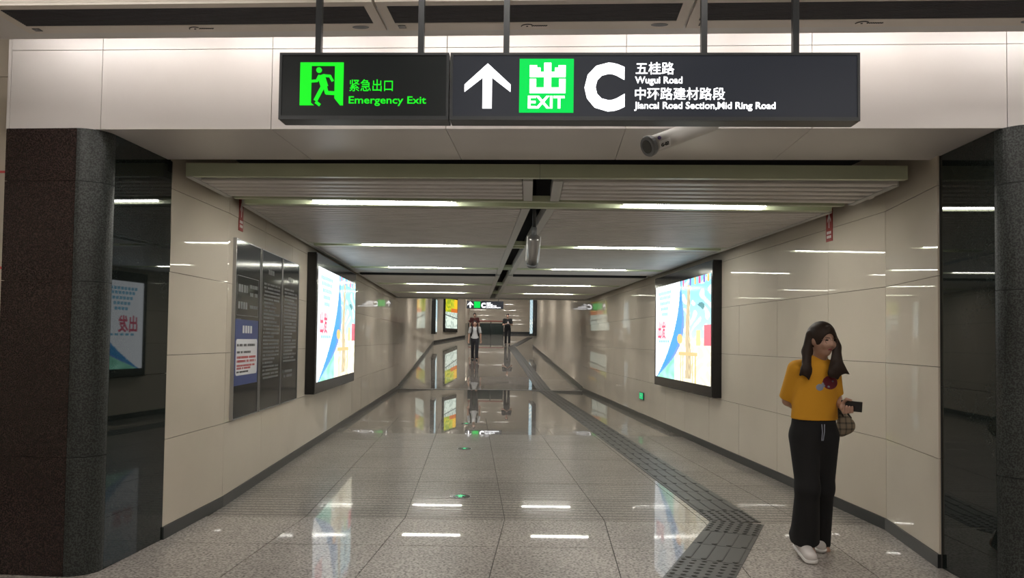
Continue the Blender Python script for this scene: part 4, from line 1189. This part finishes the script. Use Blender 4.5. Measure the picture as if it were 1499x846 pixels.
    tp = [cone(P(1191, 610, 5.32), pel, .155, .165, (f, .68)), cone(hipR, knR, .10, .078), cone(knR, hemR, .078, .098, None, True), cone(P(1176, 770, 5.42), P(1166, 784, 5.46), .06, .05, None, True), cone(hipL, knL, .10, .076), cone(knL, hemL, .076, .072, None, True)]
    T2 = field_of(tp, .007, .035)
    tr = T2.build('trousers', 'black_cotton', per, org)
    dsr = MB()
    for k_ in (0, 1): dsr.tube([P(1203 + k_ * 4, 621, 5.20), P(1204 + k_ * 3, 632, 5.195), P(1203 + k_ * 2, 645, 5.20)], .003, 6)
    for i in range(len(dsr.v)): dsr.v[i] = tuple(A3(dsr.v[i]) - org)
    dsr.build('drawstring', 'patch_grey', tr)
    shoe(per, (2.055, 5.50, .03), (2.03, 5.22, .004), org, .005, s=1.15)
    shoe(per, (2.19, 5.74, .035), (2.21, 5.50, .004), org, .005, s=1.1)
    # phone held in her hand
    pc = P(1246.5, 594.5, 5.112); pxd = unit((.74, -.67, -.04)); pz = unit((.05, .05, .99)); py_ = unit(np.cross(pz, pxd)); pz = np.cross(pxd, py_)
    ph = empty('phone', Matrix(((pxd[0], py_[0], pz[0], pc[0]), (pxd[1], py_[1], pz[1], pc[1]), (pxd[2], py_[2], pz[2], pc[2]), (0, 0, 0, 1))))
    MB().box((-.068, -.004, -.034), (.068, .004, .034)).build('case', 'phone_black', ph, bevel=.0035)
    MB().box((-.06, .004, -.03), (.06, .0048, .03)).build('screen', 'phone_screen', ph)
    tag(ph, 'black phone held in the hand of the woman in yellow', 'phone')
    # plaid bag on her arm
    m, nt2, b2 = nodes_of('plaid'); MATS['plaid'] = m
    tc = N(nt2, 'ShaderNodeNewGeometry'); sp_ = N(nt2, 'ShaderNodeSeparateXYZ'); nt2.links.new(tc.outputs['Position'], sp_.inputs[0])
    last = None
    for i, (o_, sc2) in enumerate(((0, 24.0), (2, 24.0))):
        mu = N(nt2, 'ShaderNodeMath', operation='MULTIPLY'); mu.inputs[1].default_value = sc2; nt2.links.new(sp_.outputs[o_], mu.inputs[0])
        fr_ = N(nt2, 'ShaderNodeMath', operation='FRACT'); nt2.links.new(mu.outputs[0], fr_.inputs[0])
        lt = N(nt2, 'ShaderNodeMath', operation='LESS_THAN'); lt.inputs[1].default_value = .3; nt2.links.new(fr_.outputs[0], lt.inputs[0])
        if last is None: last = lt
        else:
            ad = N(nt2, 'ShaderNodeMath', operation='ADD'); nt2.links.new(last.outputs[0], ad.inputs[0]); nt2.links.new(lt.outputs[0], ad.inputs[1]); last = ad
    hf_ = N(nt2, 'ShaderNodeMath', operation='MULTIPLY'); hf_.inputs[1].default_value = .5; nt2.links.new(last.outputs[0], hf_.inputs[0])
    cr_ = ramp(nt2, [(0, (.22, .17, .115)), (.5, (.12, .095, .065)), (1, (.05, .04, .03))]); nt2.links.new(hf_.outputs[0], cr_.inputs[0])
    nt2.links.new(cr_.outputs[0], b2.inputs['Base Color']); b2.inputs['Roughness'].default_value = .7
    bo = P(1238, 640, 5.44)
    B_ = field_of([cone(P(1231, 609, 5.44), P(1239, 622, 5.44), .042, .058, (f, .6)), cone(P(1231, 629, 5.44), P(1242, 624, 5.44), .05, .045, (f, .75))], .006, .02)
    bag = B_.build('handbag', 'plaid', None, bo); bag.location = bo
    st_ = MB()
    for k_ in (-1, 1): st_.tube([P(1238 + 8 * k_, 612, 5.44 + .02 * k_), P(1233 + 4 * k_, 600, 5.42), P(1229, 592, 5.40 + .0 * k_), P(1227, 598, 5.36), P(1231 + 4 * k_, 610, 5.42)], .006, 6)
    for i in range(len(st_.v)): st_.v[i] = tuple(A3(st_.v[i]) - bo)
    st_.build('strap', 'strap_dark', bag, smooth=True)
    tag(bag, 'beige and dark plaid handbag hanging from the arm of the woman in yellow', 'bag')
woman()

# ---- the walkers on the ramp
def walker(x, d, Hh, yaw, label, top_m, leg_m, arms, stride=.12, hair_m='hair_black', h=.012):
    z0 = gz(d); org = np.array([x, d, z0]); s = Hh / 1.72
    cy_, sy_ = math.cos(yaw), math.sin(yaw)
    def q(a, b, c_): return org + np.array([a * cy_ - b * sy_, a * sy_ + b * cy_, c_]) * s
    f = unit(q(0, -1, 0) - q(0, 0, 0))
    hc = q(0, -.02, 1.60); nk = q(0, .01, 1.44); chest = q(0, 0, 1.25); pel = q(0, 0, .95)
    hp, at, ax = head_prims(hc, f, (0, 0, 1), s)
    leg = []
    for sg in (-1, 1):
        st = stride * sg
        leg.append((q(.09 * sg, 0, .90), q(.095 * sg, -st * .6, .49), q(.095 * sg, -st, .08)))
    arm = []
    for sg in (-1, 1):
        sh = q(.19 * sg, .01, 1.39)
        if arms == 'phone' : el, wr, hd = q(.24 * sg, -.02, 1.10), q(.05 * sg, -.27, 1.17), q(-.5 * sg, -.8, .2) - q(0, 0, 0)
        elif arms == 'straps': el, wr, hd = q(.26 * sg, -.02, 1.11), q(.14 * sg, -.17, 1.24), q(-.3 * sg, -.2, .9) - q(0, 0, 0)
        else: el, wr, hd = q(.25 * sg, .03 - stride * .3 * sg, 1.10), q(.26 * sg, -.05 + stride * .6 * sg, .86), q(0, -.1, -1) - q(0, 0, 0)
        arm.append((sh, el, wr, hd))
    body = hp + [cone(nk + A3((0, 0, -.03)), hc + A3((0, 0, -.06)) * s, .055 * s, .052 * s), cone(arm[0][0], arm[1][0], .055 * s, .055 * s), cone(chest, q(0, 0, 1.05), .135 * s, .12 * s, (f, .7)), cone(q(0, 0, 1.05), pel, .12 * s, .13 * s, (f, .75))]
    for a, k_, an in leg: body += [cone(a, k_, .08 * s, .055 * s), cone(k_, an, .055 * s, .04 * s), cone(an, an + (q(0, -.1, -.04) - q(0, 0, 0)), .038 * s, .032 * s)]
    for sh, el, wr, hd in arm: body += [cone(sh, el, .047 * s, .038 * s), cone(el, wr, .038 * s, .027 * s)]
    hands = []
    for i, (sh, el, wr, hd) in enumerate(arm): hands += hand_prims(wr, hd, f * .3 + A3((0, 0, .3)) + (A3(chest) - wr) * .5, .5, s, 1 if i else -1)
    lo_, hi_ = bounds(body + hands); F_ = Field(lo_, hi_, h)
    for p in body: F_.add(p, .03)
    for p in hands: F_.add(p, .01)
    per = F_.build('person', 'skin_far', None, org); per.location = org
    face_parts(at, ax, per, s, org, .004)
    hr = field_of([ball(at(0, -.018, .036), A3((.082, .095, .09)) * s, ax)], h * .7, .01); hr.sub(ball(at(0, .085, -.035), A3((.075, .07, .085)) * s, ax)); hr.build('hair', hair_m, per, org)
    tp = [cone(arm[0][0], arm[1][0], .062 * s, .062 * s), cone(chest, q(0, 0, .93), .16 * s, .165 * s, (f, .68), True), cone(nk + A3((0, 0, -.05)), nk, .08 * s, .062 * s, (f, .8), True)]
    for sh, el, wr, hd in arm: tp.append(cone(sh, sh + (el - sh) * .75, .062 * s, .064 * s, None, True))
    field_of(tp, h, .03).build('shirt', top_m, per, org)
    tr = [cone(q(0, 0, .98), q(0, 0, .92), .145 * s, .15 * s, (f, .7))]
    for a, k_, an in leg: tr += [cone(a, k_, .095 * s, .07 * s), cone(k_, an + A3((0, 0, .0)), .07 * s, .062 * s, None, True)]
    field_of(tr, h, .03).build('trousers', leg_m, per, org)
    for a, k_, an in leg:
        hl = an + (q(0, .06, 0) - q(0, 0, 0)); tl_ = an + (q(0, -.2, 0) - q(0, 0, 0)); hl[2] = gz(hl[1]) + .004; tl_[2] = gz(tl_[1]) + .004
        shoe(per, hl, tl_, org, h * .7, 'dark_shoe', s, 'dark_shoe')
    tag(per, label, 'person')
    return q, f, org, s
q1, f1, o1, s1 = walker(P(695, 500, 33)[0], 33.0, 1.70, .03, 'person in a pale tee shirt and dark trousers with a backpack walking down the ramp', 'white_cotton', 'navy_cotton', 'down')
bp = Field(q1(-.32, -.3, .8), q1(.32, .42, 1.6), .012)
bp.add(cone(q1(0, .20, 1.32), q1(0, .21, 1.02), .13, .14, (f1, .6)), .02)
for sg in (-1, 1):
    for a, b in ((q1(.11 * sg, .1, 1.44), q1(.12 * sg, -.06, 1.455)), (q1(.12 * sg, -.06, 1.455), q1(.12 * sg, -.15, 1.28)), (q1(.12 * sg, -.15, 1.28), q1(.16 * sg, -.05, 1.07)), (q1(.16 * sg, -.05, 1.07), q1(.13 * sg, .12, 1.03))): bp.add(cone(a, b, .03, .03), .01)
bpo = q1(0, .2, 1.0); bpk = bp.build('backpack', 'black_cotton', None, bpo); bpk.location = bpo
tag(bpk, 'dark backpack worn by the person in the pale tee shirt', 'backpack')
walker(P(694, 480, 44)[0] + .02, 44.0, 1.76, 0, 'person in a dark red tee shirt walking behind the person with the backpack', 'dark_red_cotton', 'navy_cotton', 'down')
q3, f3, o3, s3 = walker(P(743, 480, 43)[0], 43.0, 1.76, 0.05, 'person all in black looking at a phone while walking down the ramp', 'black_cotton', 'black_cotton', 'phone')
ph = empty('phone', Matrix.Translation(tuple(q3(0, -.33, 1.22))) @ Matrix.Rotation(-.5, 4, 'X'))
MB().box((-.04, -.005, -.075), (.04, .005, .075)).build('case', 'phone_black', ph, bevel=.003)
MB().box((-.035, .005, -.068), (.035, .0056, .068)).build('screen', 'phone_screen', ph)
tag(ph, 'phone held up by the person all in black', 'phone')
